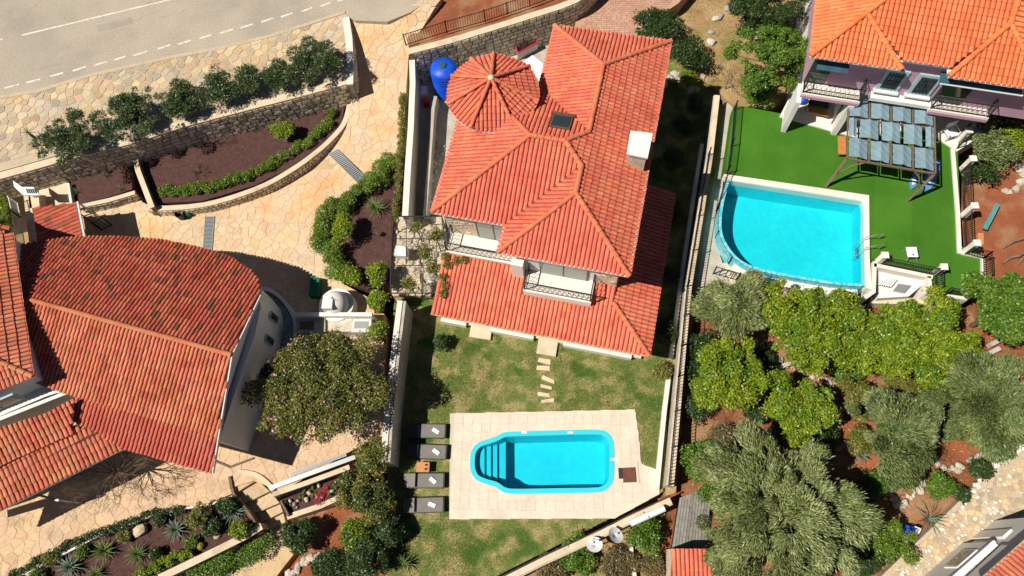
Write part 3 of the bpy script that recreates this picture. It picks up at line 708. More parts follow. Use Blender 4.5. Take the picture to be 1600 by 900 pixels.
while k < max(u_):
    q = clip_band([Vector((p.x,p.y,Z_T+.006)) for p in turf_w], tdir, k+.004, k+1.96); k += 2.0
    if len(q) > 2: MB().add(q, [tuple(t) for t in tessellate_polygon([q])]).build('turf_strip', 'turf', turf)
structure(flat('patio_slab', [(1218,182),(1262,96),(1420,104),(1540,114),(1545,205),(1496,236),(1440,200),(1340,215),(1305,206)], Z_T+.10, 'coping', zb=0))
# stone lane in the lower right corner
structure(flat('stone_lane', [(1372,905),(1440,840),(1512,770),(1560,730),(1620,690),(1800,640),(1800,1010),(1300,1010)], .15, 'verge'))
lw = PS([(1392,900),(1445,845),(1515,778),(1600,715),(1640,700),(1640,800),(1560,830),(1470,880),(1440,930)], .15)
ls = poisson(lw, .22, 30000); lane = bpy.data.objects['stone_lane']; ls.sort(key=lambda p: -p.y)
voronoi_stones('cobble', lane, lw, ls, 'cobble', lambda x,y: .15, .84, .03, 300, 'small_cobbles', .5)
blades('lawn_grass', PS(lawn_px, 0), 0, 42000, 'blade_dry', .06, None, [deck_w], 'short dry grass all over the main lawn', 'grass')
_gr = [(P(x,y,0), r) for x,y,r in ((890,580,1.0),(900,625,1.2),(975,580,1.0),(1010,610,1.4),(1010,660,1.3),(940,625,.9),(720,540,1.4),(700,610,1.6),(770,590,1.0),(1020,590,1.0),(680,840,.8),(720,860,1.5),(640,870,1.2),(960,815,.6),(830,560,.7),(740,620,1.2),(1025,700,.8))]
blades('lawn_patches', PS(lawn_px, 0), 0, 48000, 'blade', .065, lambda x, y: max(math.exp(-((x-c.x)**2+(y-c.y)**2)/(r*r)*1.3) for c, r in _gr)+.06, [deck_w], 'greener tufts of grass in the main lawn', 'grass')
blades('turf_pile', turf_w, Z_T, 26000, 'turf', .03, None, (), 'short green pile of the artificial turf', 'grass')

# ================================================================== WALLS
cut = lambda pts, z: [P(x,y,z) for x,y in pts]
rw = cut([(-90,304),(0,279),(100,251),(205,224),(300,194),(400,168),(470,150),(541,131)], Z_UP+.05)
W = empty('retaining_wall', rw[3]); tag(W, 'long stone retaining wall with cream cap below the row of shrubs', 'wall')
core = [Vector((p.x,p.y,Z_UP-.06)) for p in rw]; wall_run('wall_core', offset(core,.03), .38, -2.4, 'mortar', W, 1); wall_run('cap', offset(rw,-.03), .46, Z_UP-.05, 'cream', W, 1)
stones_on(W, core, Z_UP-.06, Z_BED-.05, -1, .29, (.34,.62), .05)
ew = [PZ(551,131,lambda x,y:Z_UP+.05),P(552,100,Z_UP+.05),P(550,60,Z_UP+.05),P(545,26,Z_UP+.05)]
W = empty('drive_side_wall', ew[1]); tag(W, 'stone wall with whitish cap along the top of the driveway', 'wall')
wall_run('wall_core', offset([Vector((p.x,p.y,Z_UP-.06)) for p in ew],.03), .34, -2.4, 'mortar', W, 1); wall_run('cap', offset(ew,-.02), .42, Z_UP-.05, 'coping', W, 1)
stones_on(W, [Vector((p.x,p.y,Z_UP-.06)) for p in ew], Z_UP-.06, lambda p: z_drive(p.x,p.y), -1, .28, (.3,.5), .05)
kb = catmull([tuple(P(x,y,Z_BED+.12)) for x,y in [(231,329),(317,323),(400,298),(455,269),(497,239),(525,213),(542,190),(550,158),(551,134)]], 4)
W = empty('bed_wall', kb[8]); tag(W, 'curved low stone wall with cream cap round the long planting bed', 'wall')
wall_run('wall_core', offset([Vector((p.x,p.y,Z_BED+.03)) for p in kb],.03), .24, -.5, 'mortar', W, 1); wall_run('cap', offset(kb,-.02), .30, Z_BED+.035, 'cream', W, 1)
stones_on(W, [Vector((p.x,p.y,Z_BED+.03)) for p in kb], Z_BED+.03, lambda p: z_drive(p.x,p.y)-.02, -1, .2, (.2,.36), .04)
kb = cut([(124,325),(170,315),(211,303)], Z_BED+.12)
W = empty('bed_wall', kb[1]); tag(W, 'short stone wall with orange cap before the small planting bed', 'wall')
wall_run('wall_core', offset([Vector((p.x,p.y,Z_BED+.03)) for p in kb],.03), .2, -.5, 'mortar', W, 1); wall_run('cap', offset(kb,-.02), .26, Z_BED+.035, 'cream', W, 1)
stones_on(W, [Vector((p.x,p.y,Z_BED+.03)) for p in kb], Z_BED+.03, Z_DR-.02, -1, .25, (.25,.45), .04)
kb = cut([(234,326),(212,268),(206,240)], Z_BED+.5)
W = empty('wing_wall', kb[1]); tag(W, 'stone cross wall dividing the small bed from the long bed', 'wall')
wall_run('wall_core', offset([Vector((p.x,p.y,Z_BED+.42)) for p in kb],-.03), .24, -.5, 'mortar', W, -1); wall_run('cap', offset(kb,.02), .3, Z_BED+.425, 'cream', W, -1)
stones_on(W, [Vector((p.x,p.y,Z_BED+.42)) for p in kb], Z_BED+.42, Z_BED, 1, .22, (.25,.4), .04)
# boundary wall between the two houses
bwt = cut([(596,722),(602,640),(611,560),(622,470)], 2.0)
W = empty('garden_wall', bwt[1]); tag(W, 'plain rendered boundary wall between the paved garden and the lawn', 'wall')
wall_run('wall_body', bwt, .42, -1.2, 'concrete', W, -1); wall_run('cap', offset([p+UP*.055 for p in bwt], .03), .28, 2.002, 'coping', W, -1)
bw2 = cut([(629,338),(633,270),(638,200),(641,130),(640,95)], 2.1)
W = empty('garden_wall', bw2[1]); tag(W, 'concrete wall beside the driveway with plants hanging over it', 'wall')
wall_run('wall_body', bw2, .3, -1.2, 'concrete', W, -1); wall_run('cap', offset([p+UP*.06 for p in bw2],.02), .34, 2.102, 'coping', W, -1)
yw = cut([(661,336),(668,250),(674,170),(678,150)], 1.0)
W = wall_run('yard_wall', yw, .2, -.5, 'concrete', None, -1); tag(W, 'narrow concrete wall inside the yard below the blue tank', 'wall')
# north-east retaining wall under the fence
nw = catmull([tuple(P(x,y,2.75)) for x,y in [(638,84),(700,68),(760,50),(830,28),(880,12),(910,-2),(935,-25)]], 3)
W = empty('retaining_wall', nw[6]); tag(W, 'stone retaining wall with a railing behind the house with the round turret', 'wall')
wall_run('wall_core', offset([Vector((p.x,p.y,2.68)) for p in nw],.03), .4, -2, 'mortar', W, 1); wall_run('cap', offset(nw,-.03), .42, 2.69, 'cream', W, 1)
stones_on(W, [Vector((p.x,p.y,2.68)) for p in nw], 2.68, .05, -1, .30, (.36,.6), .05)
fence('railing', 'dark metal railing on the stone retaining wall behind the turret house', offset([P(636,75,2.75),P(700,55,2.75),P(760,38,2.75),P(830,14,2.75),P(900,-12,2.75)], .2), .95, .15)
# east side of the lawn: low wall, path strip, stone wall with pickets
lo = cut([(1100,225),(1082,340),(1066,450),(1052,558)], .45)
W = wall_run('low_wall', lo, .2, -.5, 'coping', None, -1); tag(W, 'low pale kerb wall in shade along the side of the house', 'wall')
lo2 = cut([(1050,575),(1042,640),(1036,700),(1030,765)], .3)
W = wall_run('low_wall', lo2, .22, -.5, 'coping', None, -1); tag(W, 'low white wall edging the lawn beside the pool deck', 'wall')
structure(flat('side_path', [(1122,160),(1113,235),(1090,340),(1072,450),(1058,560),(1048,640),(1040,775),(1056,770),(1062,700),(1070,600),(1088,450),(1104,340),(1124,235),(1132,165)], .25, 'drysoil'))
sw = cut([(1124,150),(1113,245),(1098,340),(1080,450),(1067,590),(1052,760)], 1.0)
W = empty('boundary_wall', sw[3]); tag(W, 'long pale stone boundary wall topped by dark pickets right of the lawn', 'wall')
wall_run('wall_core', sw, .34, -2.2, 'concrete', W, -1); wall_run('cap', offset([p+UP*.06 for p in sw],.02), .30, 1.002, 'cream', W, -1)
fence('picket_fence', 'dark picket fence standing on the long boundary wall right of the lawn', offset([p+UP*.06 for p in sw[1:]], -.24), .8, .16)
structure(flat('shaded_gap', [(1132,160),(1147,164),(1133,262),(1121,350),(1125,400),(1140,440),(1062,470),(1080,450),(1098,340),(1118,235)], .1, 'concrete'))
# diagonal wall at the bottom of the lawn
dg = cut([(1046,778),(985,806),(920,838),(850,870),(780,905),(700,945)], .75)
W = empty('boundary_wall', dg[2]); tag(W, 'diagonal stone wall with dark rail at the foot of the lawn', 'wall')
wall_run('wall_core', dg, .34, -2.2, 'concrete', W, 1); wall_run('cap', offset([p+UP*.06 for p in dg],-.02), .28, .752, 'cream', W, 1)
for i in range(5): MB().bar(dg[i]+UP*.34+Vector((-.03,.05,0)), dg[i+1]+UP*.34+Vector((-.03,.05,0)), .05, .05).build('rail', 'metal', W)
for i in range(5):
    for t in (0,.5): q = dg[i].lerp(dg[i+1], t)+Vector((-.03,.05,0)); MB().box(q+UP*.2, (.025,0,0),(0,.025,0),(0,0,.17)).build('post', 'metal', W)
structure(flat('south_bank', [(1048,783),(985,812),(920,844),(850,876),(780,911),(700,950),(700,1010),(1010,1010),(1040,800)], -.3, 'drysoil'))

# ================================================================== HOUSE WITH THE TURRET
_B = P(1048,65,6.0); _C = P(983,432,6.0); HE = Vector((_C.x-_B.x,_C.y-_B.y,0)).normalized(); HW = Vector((HE.y,-HE.x,0))
if HW.x > 0: HW = -HW
def HF(d, s, z): return Vector((_B.x,_B.y,0))+HW*d+HE*s+UP*z
TP = math.tan(rad(22)); TQ = math.tan(rad(15))
house = tag(empty('villa', HF(4.5,8,0)), 'large villa with orange hipped tile roof and round turret beside the lawn', 'house')
def block(pts, zt, zb, name, m, parent): return MB().prism([HF(d,s,zt) for d,s in pts], zb).build(name, m, parent)
wallp = [(.45,.45),(5.72,.45),(5.72,4.4),(9.35,4.4),(9.35,11.75),(5.72,11.75),(5.72,13.05),(.45,13.05)]
block(wallp, 5.93, -.5, 'wall', 'white', house)
roof = MB().prism([HF(d,s,6.0) for d,s in [(.1,.1),(6.07,.1),(6.07,4.05),(9.7,4.05),(9.7,11.95),(6.07,11.95),(6.07,13.4),(.1,13.4)]], 5.94).build('roof', 'white', house)
w_, h_ = 6.17, 3.085
Rz = lambda d, s, hh: HF(d, s, 6+hh*TP)
B_, A_, C_, D_ = Rz(0,0,0), Rz(w_,0,0), Rz(0,13.5,0), Rz(w_,13.5,0)
n1, n2, w1, w2, p1, p2 = Rz(h_,h_,h_), Rz(h_,7.035,h_), Rz(4.05,8.0,4.05), Rz(5.75,8.0,4.05), Rz(h_,8.965,h_), Rz(h_,10.415,h_)
v1, v2, v3, v4 = Rz(w_,3.95,0), Rz(9.8,3.95,0), Rz(9.8,12.05,0), Rz(w_,12.05,0)
for poly, ea, eb in (([B_,C_,p2,p1,w1,n2,n1],B_,C_), ([A_,B_,n1],A_,B_), ([A_,n1,n2,v1],A_,v1), ([v1,n2,w1,w2,v2],v2,v1), ([v2,w2,v3],v2,v3), ([v3,w2,w1,p1,v4],v3,v4), ([v4,p1,p2,D_],v4,D_), ([D_,p2,C_],D_,C_)):
    slab_poly('roof_deck', poly, .05, 'tile_base', roof); tile_field('roof_tiles', poly, ea, eb, roof, pieces=150 if ea in (D_, v3) else 0)
for a, b in ((A_,n1),(B_,n1),(n1,n2),(n2,w1),(w1,w2),(w2,v2),(w2,v3),(w1,p1),(p1,p2),(p2,C_),(p2,D_)): ridge(roof, a, b, lift=.04, scale=1.05)
for a, b in ((B_,C_),(A_,B_),(v3,v4),(D_,C_),(v4,D_),(A_,v1),(v2,v3)):
    MB().bar(a-UP*.02, b-UP*.02, .10, .09).build('gutter', 'white_metal', roof)
flat_v = lambda a, b: MB().bar(a+UP*.03, b+UP*.03, .05, .02)
flat_v(v1,n2).build('valley', 'tile_base', roof); flat_v(v4,p1).build('valley', 'tile_base', roof)
# porch roof
Pz = lambda d, s: HF(d, s, 2.6+min(d+1.7, 16-s)*TQ)
proof = block([(-1.6,7.0),(-1.6,15.9),(9.26,15.9),(9.26,13.0),(.4,13.0),(.4,7.0)], 2.56, 2.44, 'porch_roof', 'white', house)
pe = [Pz(-1.7,6.9),Pz(-1.7,16.0),Pz(.45,13.85),Pz(.45,6.9)]
ps_ = [HF(d,s,2.6+(16-s)*TQ) for d,s in [(-1.7,16),(9.36,16),(9.36,12.97),(5.72,12.97),(5.72,13.05),(4.92,13.05),(4.92,14.27),(1.50,14.27),(1.50,13.05),(.45,13.05),(.45,13.85)]]
for poly, ea, eb, nm in ((pe, pe[0], pe[1], 'porch_tiles'), (ps_, ps_[0], ps_[1], 'porch_tiles')): slab_poly('roof_deck', poly, .05, 'tile_base', proof); tile_field(nm, poly, ea, eb, proof)
ridge(proof, Pz(-1.7,16.0), Pz(.45,13.85), lift=.04, scale=1.05); MB().bar(Pz(-1.7,16.03)-UP*.03, Pz(9.36,16.03)-UP*.03, .06, .1).build('fascia', 'cream', proof)
block([(-1.5,6.9),(-1.5,15.5),(9.3,15.5),(9.3,13.0),(.4,13.0),(.4,6.9)], .22, -.5, 'porch_floor', 'cream', house)
for d in (-1.3,1.6,4.6,7.2,9.0): MB().box(HF(d,15.1,1.35), HW*.14, HE*.14, UP*1.14).build('porch_column', 'white', house)
for d0, d1 in ((-1.0,2.6),(4.2,6.6),(7.9,9.3)): MB().box(HF((d0+d1)/2,15.56,.2), HW*(d1-d0)/2, HE*.1, UP*.2).build('parapet', 'coping', house)
for q in ([(737,504),(769,508),(766,531),(733,526)], [(842,527),(872,533),(868,557),(838,552)]):
    MB().prism(PS(q,.17), -.2).build('porch_step', 'cream', house)
# balconies
def rail_run(parent, a, b, h=.95, n=None, m='metal'):
    L = (b-a).length; n = n or round(L/.12)
    MB().bar(a+UP*h, b+UP*h, .05, .04).build('handrail', m, parent); MB().bar(a+UP*.1, b+UP*.1, .03, .03).build('rail', m, parent)
    if 'baluster' not in BLADES:
        mb = MB(); mb.tube([(0,0,.1),(0,.05,.3),(0,-.05,.55),(0,.04,.8),(0,0,.95)], .011, 5); BLADES['baluster'] = mb.mesh('baluster', 'metal')
    d = (b-a).normalized(); s = UP.cross(d)
    for k in range(n+1): inst('baluster', BLADES['baluster'], parent, frame(s, d, UP, a.lerp(b, k/n)) if k % 2 else frame(-s, -d, UP, a.lerp(b, k/n)))
    for q in (a, b): MB().box(q+UP*h*.5, (.025,0,0),(0,.025,0),(0,0,h*.52)).build('rail_post', m, parent)
FZ = 3.5
for (d0,d1,s0,s1) in ((5.72,9.22,11.75,12.95),(1.52,4.90,13.05,14.25)):
    bal = block([(d0,s0),(d1,s0),(d1,s1),(d0,s1)], FZ, FZ-.55, 'balcony', 'coping', house)
    MB().box(HF((d0+d1)/2,s1-.07,FZ+.05), HW*((d1-d0)/2), HE*.085, UP*.06).build('kerb', 'coping', bal)
    rail_run(bal, HF(d0+.05,s1-.08,FZ+.1), HF(d1-.05,s1-.08,FZ+.1)); rail_run(bal, HF(d1-.06,s0+.05,FZ), HF(d1-.06,s1-.1,FZ))
    if d0 < 2: rail_run(bal, HF(d0+.06,s0+.05,FZ), HF(d0+.06,s1-.1,FZ))
MB().box(HF(5.35,13.2,4.0), HW*.3, HE*.28, UP*.75).build('pillar', 'coping', house)
def sliding(d0, d1, s, z0, z1):
    wn = MB().box(HF((d0+d1)/2,s+.02,(z0+z1)/2), HW*(d1-d0)/2, HE*.04, UP*(z1-z0)/2).build('window', 'frame', house)
    dm = (d0+d1)/2
    for a, b in ((d0+.06,dm-.04),(dm+.04,d1-.06)): MB().box(HF((a+b)/2,s+.05,(z0+z1)/2), HW*(b-a)/2, HE*.025, UP*((z1-z0)/2-.07)).build('pane', 'glass', wn)
sliding(6.0,7.75,11.75,FZ+.03,5.6); sliding(1.9,4.3,13.05,FZ+.03,5.6)
for d0,d1,s in ((7.8,9.3,11.75),(.5,1.45,13.05)):
    pn = MB().box(HF((d0+d1)/2,s+.02,4.55), HW*(d1-d0)/2, HE*.02, UP*1.0).build('stone_cladding', 'cream', house)
    for i in range(16): c = HF(random.uniform(d0+.1,d1-.1),s+.04,random.uniform(3.6,5.4)); inst('cladding_stone', STONES[i%6], pn, frame(HW*random.uniform(.2,.34), UP*random.uniform(.14,.22), HE*.05, c))
# chimney
cp = PS([(985,204),(1020,208),(1012,247),(979,240)], 7.5); ch = empty('chimney', HF(.7,7.3,6.1)); ch.parent = house; ch.matrix_parent_inverse = wm(house).inverted()
cc = sum(cp, Vector())/4; sh = [cc+(p-cc)*.86 for p in cp]
MB().prism([p-UP*.12 for p in sh], 6.05).build('chimney_stack', 'rubble', ch); MB().prism(cp, 7.38).build('chimney_cap', 'white', ch)
# skylight
sk = empty('skylight', Rz(4.5,6.7,2.7)); sk.parent = house; sk.matrix_parent_inverse = wm(house).inverted()
for dd, ss, th, m, nm in ((.50,.52,.10,'frame','skylight_frame'),(.42,.40,.13,'dark_glass','pane')):
    b = [Rz(4.5+i*dd, 6.7+j*ss, 6.7+j*ss-3.95) for i, j in ((-1,-1),(1,-1),(1,1),(-1,1))]
    MB().hexa(b, [p+UP*(th+.06) for p in b] if (b[1]-b[0]).cross(b[2]-b[1]).z > 0 else [p+UP*(th+.06) for p in b]).build(nm, m, sk)
MB().bar(Rz(3.9,6.15,2.3)+UP*.12, Rz(5.1,6.15,2.3)+UP*.12, .14, .12).build('skylight_hood', 'rust', sk)
# turret
tc_ = HF(8.2,5.45,0); TR, TZ, TA = 2.33, 7.0, 8.1
tur = empty('turret', tc_); tur.parent = house; tur.matrix_parent_inverse = wm(house).inverted()
MB().lathe(tc_, [(1.95,-.3),(1.95,6.95)], 32).build('turret_wall', 'white', tur, True); MB().lathe(tc_, [(TR-.09,6.86),(TR-.02,6.86),(TR-.02,6.93),(TR-.09,6.93)], 48).build('turret_gutter', 'white_metal', tur)
apex = tc_+UP*TA; rad_a = [math.radians(a) for a in (90, 38, -12, -57, -112, 198, 158)]; rad_a.append(rad_a[0]+2*math.pi)
an = [math.radians(a) for a in (91,40,-15,-62,-116,-162,-205,-240)]
for i in range(8):
    a0 = an[i]; a1 = an[(i+1)%8]-(2*math.pi if i == 7 else 0)
    arc = [tc_+Vector((math.cos(a0+(a1-a0)*t/6)*TR, math.sin(a0+(a1-a0)*t/6)*TR, TZ)) for t in range(7)]
    poly = arc+[apex]; nn_ = sum((poly[q].cross(poly[(q+1)%8]) for q in range(8)), Vector()).normalized(); slab_poly('roof_deck', [p-nn_*((p-arc[0]).dot(nn_)+.012*(1 if nn_.z > 0 else -1)) for p in poly], .04, 'tile_base', tur); tile_field('roof_tiles', poly, arc[0], arc[-1], tur, over=0)
    ridge(tur, arc[0]+UP*.05, apex-(apex-arc[0]).normalized()*.12, lift=.04, scale=.82, ln=.34)
MB().lathe(apex, [(.02,.02),(.17,.02),(.15,.10),(.07,.14),(.02,.15)], 14).build('finial', 'cream', tur, True)

# ================================================================== HOUSE ON THE LEFT
ZL = 5.6
_R1 = P(56,471,ZL); _R2 = P(352,552,ZL); LA = (_R2-_R1).normalized(); LB = Vector((LA.y,-LA.x,0))
def LF(a, b, z=None): return _R1+LA*a+LB*b+UP*(-abs(b)*.292 if z is None else z-ZL)
lh = tag(empty('villa', LF(4,0,.6)), 'white villa with weathered red tile roof and curved eave beside the driveway', 'house')
GE = [(10.0,-3.6),(10.45,0),(11.1,5.12)]
up_poly = [LF(-1.2,0),LF(10.45,0),LF(10.0,-3.5)]+[LF(a,b) for a,b in ((9.5,-4.15),(8.92,-4.5),(7.4,-4.95),(5.6,-5.05),(3.65,-4.95),(1.6,-4.6),(-.55,-4.0),(-2.4,-3.1),(-3.65,-2.3))]+[LF(-3.2,0)]
up_wall = [(-3.0,.0),(-3.2,-2.1),(-.5,-3.6),(1.6,-4.2),(3.65,-4.5),(5.6,-4.65),(7.4,-4.55),(8.8,-4.2),(9.5,-3.75),(10.0,-2.9),(10.3,-1.5),(10.42,.2),(10.58,2),(10.72,3.7),(6.7,3.7),(-3,3.4)]
MB().prism([LF(a,b,4.0) for a,b in up_wall], -.5).build('wall', 'white', lh)
gab = [LF(9.7,-3.4,3.95),LF(10.6,3.7,4.4),LF(10.3,0,5.5)]; MB().add(gab, [(0,1,2)]).build('gable', 'white', lh)
lr = slab_poly('roof', up_poly, .06, 'tile_gap', lh); tile_field('roof_tiles', up_poly, LF(0,-5), LF(8,-5), lr, 'tile_old', .205, .37, wfrac=.84, hgt=.066, over=.04)
lp = [LF(-3.2,0),LF(10.45,0),LF(10.9,3.6),LF(3.44,3.65),LF(-3.2,3.4)]; slab_poly('roof_deck', lp, .06, 'tile_gap', lr); tile_field('roof_tiles', lp, LF(0,5), LF(8,5), lr, 'tile_pale', .205, .37, wfrac=.84, hgt=.066, over=.02)
lp = [LF(3.44,3.63)-UP*.03,LF(10.9,3.58)-UP*.03,LF(11.1,5.12)-UP*.03,LF(6.67,5.22)-UP*.03,LF(3.6,4.7)-UP*.03]; slab_poly('roof_deck', lp, .06, 'tile_gap', lr); tile_field('roof_tiles', lp, LF(0,5.2)-UP*.03, LF(8,5.2)-UP*.03, lr, 'tile_red', .205, .37, wfrac=.84, hgt=.066, over=.02, pieces=300)
ridge(lr, LF(-.2,0), LF(10.45,0), 'tile_pale', .42, .05, 1.0)
MB().bar(LF(10.1,-3.3)-UP*.05, LF(10.5,0)-UP*.05, .05, .16).build('verge_board', 'white', lr); MB().bar(LF(10.5,0)-UP*.05, LF(11.1,5.12)-UP*.05, .05, .16).build('verge_board', 'white', lr)
for i in range(2):                                          # shuttered windows in the shaded gable wall
    c = LF(10.0+.26*i, -2.9+1.2*i, 2.4); dd = (LF(10.75,4.9,0)-LF(9.7,-3.4,0)).normalized(); nn = Vector((dd.y,-dd.x,0)); nn = nn if nn.x > 0 else -nn
    wn = MB().box(c+nn*.06, dd*.2, nn*.04, UP*.5).build('window', 'blue_frame', lh); MB().box(c+nn*.09, dd*.15, nn*.03, UP*.44).build('pane', 'dark_glass', wn)
rg = catmull([tuple(P(x,y,1.0)) for x,y in [(404,452),(425,458),(446,478),(458,505),(455,545),(443,575)]], 4)
rb = wall_run('plinth', rg, .2, .3, 'white', lh, 1)
gi = offset(rg, -.1); gl = offset(rg, -.75); MB().prism([p-UP*.2 for p in gi]+[p-UP*.2 for p in reversed(gl)], .4).build('gravel_bed', 'gravel', lh)
# taller block at the left edge
tall = [(-40,345),(20,368),(36,450),(52,588),(0,566),(-70,530)]
tz = 5.6; te = [P(20,366,5.9),P(52,588,5.9)]
MB().prism([P(-120,300,5.8),P(12,368,5.8),P(42,584,5.8),P(-8,608,5.8),P(-150,680,5.8)], -.5).build('tall_wall', 'white', lh)
tp_ = P(-100,520,7.2); tn = on_plane(-110,330,te[0],te[1],tp_)
east = [te[0],te[1],tp_,tn]; slab_poly('roof_deck', east, .06, 'tile_gap', lr); tile_field('roof_tiles', east, te[0], te[1], lr, 'tile_pale', .215, .42)
sou = [te[1],tp_,P(-120,655,5.9)]; slab_poly('roof_deck', sou, .06, 'tile_gap', lr); tile_field('roof_tiles', sou, te[1], P(-120,655,5.9), lr, 'tile_pale', .2, .36)
ridge(lr, te[1], tp_, 'tile_pale', .4, .05, .95); ridge(lr, te[0]+Vector((-.2,.3,0)), tn, 'tile_red', .4, .05, .95)
# dormer parapet with window
dq = [P(-60,684,4.4),P(0,657,4.4),P(104,616,4.4),P(100,612,4.4),P(0,651,4.4),P(-60,677,4.4)]; MB().prism(dq, 3.3).build('parapet', 'white', lh)
MB().prism([P(-60,676,4.1),P(0,650,4.1),P(99,611,4.1),P(60,590,4.1),P(-60,630,4.1)], 3.4).build('ledge', 'white', lh)
wa = P(-30,640,5.2); wb = P(22,618,5.2); dd = (wb-wa).normalized(); nn = Vector((dd.y,-dd.x,0))
wn = MB().box((wa+wb)/2+nn*.12, dd*1.0, nn*.05, UP*.42).build('window', 'blue_frame', lh)
for k in (-.48,.48): MB().box((wa+wb)/2+nn*.16+dd*k, dd*.42, nn*.03, UP*.34).build('pane', 'dark_glass', wn)
# wing at the lower left: two stepped slopes
f1 = [P(-90,715,4.90),P(0,668,4.90),P(70,646,4.90),P(116,622,4.90),P(113,677,4.35),P(18,718,4.35),P(-90,775,4.35)]
f2 = [P(-90,780,4.25),P(18,721,4.25),P(111,664,4.25),P(152,674,4.25),P(200,697,3.80),P(130,731,3.75),P(0,796,3.75),P(-90,842,3.75)]
for f_, a, b in ((f1,f1[-1],f1[-3]),(f2,f2[-1],f2[-3])): slab_poly('roof_deck', f_, .06, 'tile_gap', lr); tile_field('roof_tiles', f_, a, b, lr, 'tile_pale', .22, .40)
MB().prism([P(-90,780,4.20),P(18,715,4.20),P(113,675,4.20),P(150,686,3.70),P(98,702,3.70),P(-90,795,3.70)], -.4).build('wing_wall', 'white', lh)
MB().bar(f2[-1]-UP*.05, f2[-4]-UP*.05, .08, .1).build('gutter', 'white_metal', lr)
MB().prism(PS([(-120,825),(0,790),(120,728),(95,728),(0,775),(-120,812)], 3.4), 3.3).build('eaves_beam', 'wood', lh)

# ================================================================== HOUSE ON THE RIGHT
_S = P(1266,88,7.0); RU = (P(1600,137,7.0)-_S); RU.z = 0; RU.normalize(); RV = Vector((-RU.y,RU.x,0))
def RF(a, b, z): return Vector((_S.x,_S.y,0))+RU*a+RV*b+UP*z
rh = tag(empty('villa', RF(5,3,1.2)), 'lilac villa with bright orange tile roof above the artificial turf', 'house')
TR_ = math.tan(rad(26)); rz = lambda a, b, e: RF(a, b, 7.0+(b-e)*TR_)
block_r = lambda pts, zt, zb, name, m: MB().prism([RF(a,b,zt) for a,b in pts], zb).build(name, m, rh)
block_r([(.5,.75),(14,.75),(14,9),(.5,9)], 6.95, 3.9, 'wall', 'lilac'); block_r([(.6,2.4),(13.9,2.4),(13.9,8.9),(.6,8.9)], 3.91, 0, 'lower_wall', 'white')
rr = block_r([(.1,.1),(4.2,.1),(4.2,.5),(6.4,.5),(6.4,.1),(14,.1),(14,9),(.1,9)], 6.99, 6.93, 'roof', 'white')
q = lambda a, b, h: RF(a, b, 7.0+h*TR_)
SW, SE, AP = q(0,0,0), q(4.28,0,0), q(2.14,2.14,2.14)
M1, M2 = q(4.28,.42,.42), q(6.45,.42,.42); A2 = q(8.55,2.5,2.5); E1, E2 = q(6.45,0,0), q(16,0,0); TOPW = q(6.2,6.2,6.2); TOPE = q(8.9,6.2,6.2)
west = [SW,AP,TOPW,q(0,12.4,0)]; tri1 = [SW,SE,AP]; mid = [M1,M2,A2,TOPE,TOPW,AP]; east_s = [E1,q(10.7,0,0),A2]; east_e = [q(10.7,0,0),A2,TOPE,q(13.2,6.2,2.5),q(15.6,3,.2)]
for poly, a, b in ((west,q(0,12,0),SW),(tri1,SW,SE),(mid,M1,M2),(east_s,E1,E2)): slab_poly('roof_deck', poly, .05, 'tile_base', rr); tile_field('roof_tiles', poly, a, b, rr, 'tile_orange', .23, .36, pieces=300 if poly is mid else 0)
_e0 = q(10.7,0,0); ee = [_e0,A2,TOPE,on_plane(1640,-60,_e0,A2,TOPE),on_plane(1690,60,_e0,A2,TOPE)]; slab_poly('roof_deck', ee, .05, 'tile_base', rr); tile_field('roof_tiles', ee, _e0, _e0+(TOPE-A2), rr, 'tile_orange', .23, .36)
for a, b in ((SW,AP),(AP,TOPW),(SE,AP),(E1,A2),(A2,TOPE),(q(10.7,0,0),A2)): ridge(rr, a, b, 'tile_orange', .36, .05, 1.15)
for a, b in ((SW,SE),(M1,M2),(E1,q(10.7,0,0)),(SW,q(0,9,0))): MB().bar(a-UP*.03, b-UP*.03, .08, .09).build('gutter', 'white_metal', rr)
# windows with blue-grey surrounds and grilles
for a in (4.55,6.1):
    c = RF(a,.72,5.35); wn = MB().box(c, RU*.55, RV*.05, UP*.78).build('window', 'blue_frame', rh); MB().box(c-RV*.04, RU*.38, RV*.03, UP*.6).build('pane', 'dark_glass', wn)
    for k in range(5): MB().bar(c-RV*.1+RU*(-.32+.16*k)-UP*.58, c-RV*.1+RU*(-.32+.16*k)+UP*.58, .02, .02, RV).build('grille_bar', 'metal', wn)
    for k in range(3): MB().bar(c-RV*.1-RU*.36+UP*(-.4+.4*k), c-RV*.1+RU*.36+UP*(-.4+.4*k), .02, .02).build('grille_bar', 'metal', wn)
    MB().box(c-RV*.1-UP*.82, RU*.62, RV*.12, UP*.05).build('sill', 'white', wn)
MB().box(RF(5.6,.55,4.15), RU*1.7, RV*.22, UP*.12).build('ledge', 'white', rh)
bA = P(1252,146,4.2); bB = P(1344,158,4.2); bC = P(1452,171,4.2); bD = P(1545,184,4.2)
for a_, b_ in ((bA,bB),(bC,bD)):
    a0 = (a_-_S).dot(RU); a1 = (b_-_S).dot(RU); s = (a_-_S).dot(RV)
    bal = block_r([(a0,s),(a1,s),(a1,.76),(a0,.76)], 4.2, 3.95, 'balcony', 'coping')
    MB().box(RF((a0+a1)/2,s-.03,4.0), RU*(a1-a0)/2, RV*.02, UP*.1).build('fascia', 'lilac', bal)
    rail_run(bal, RF(a0+.06,s+.07,4.2), RF(a1-.06,s+.07,4.2), .9); rail_run(bal, RF(a0+.06,s+.1,4.2), RF(a0+.06,.7,4.2), .9); rail_run(bal, RF(a1-.06,s+.1,4.2), RF(a1-.06,.7,4.2), .9)
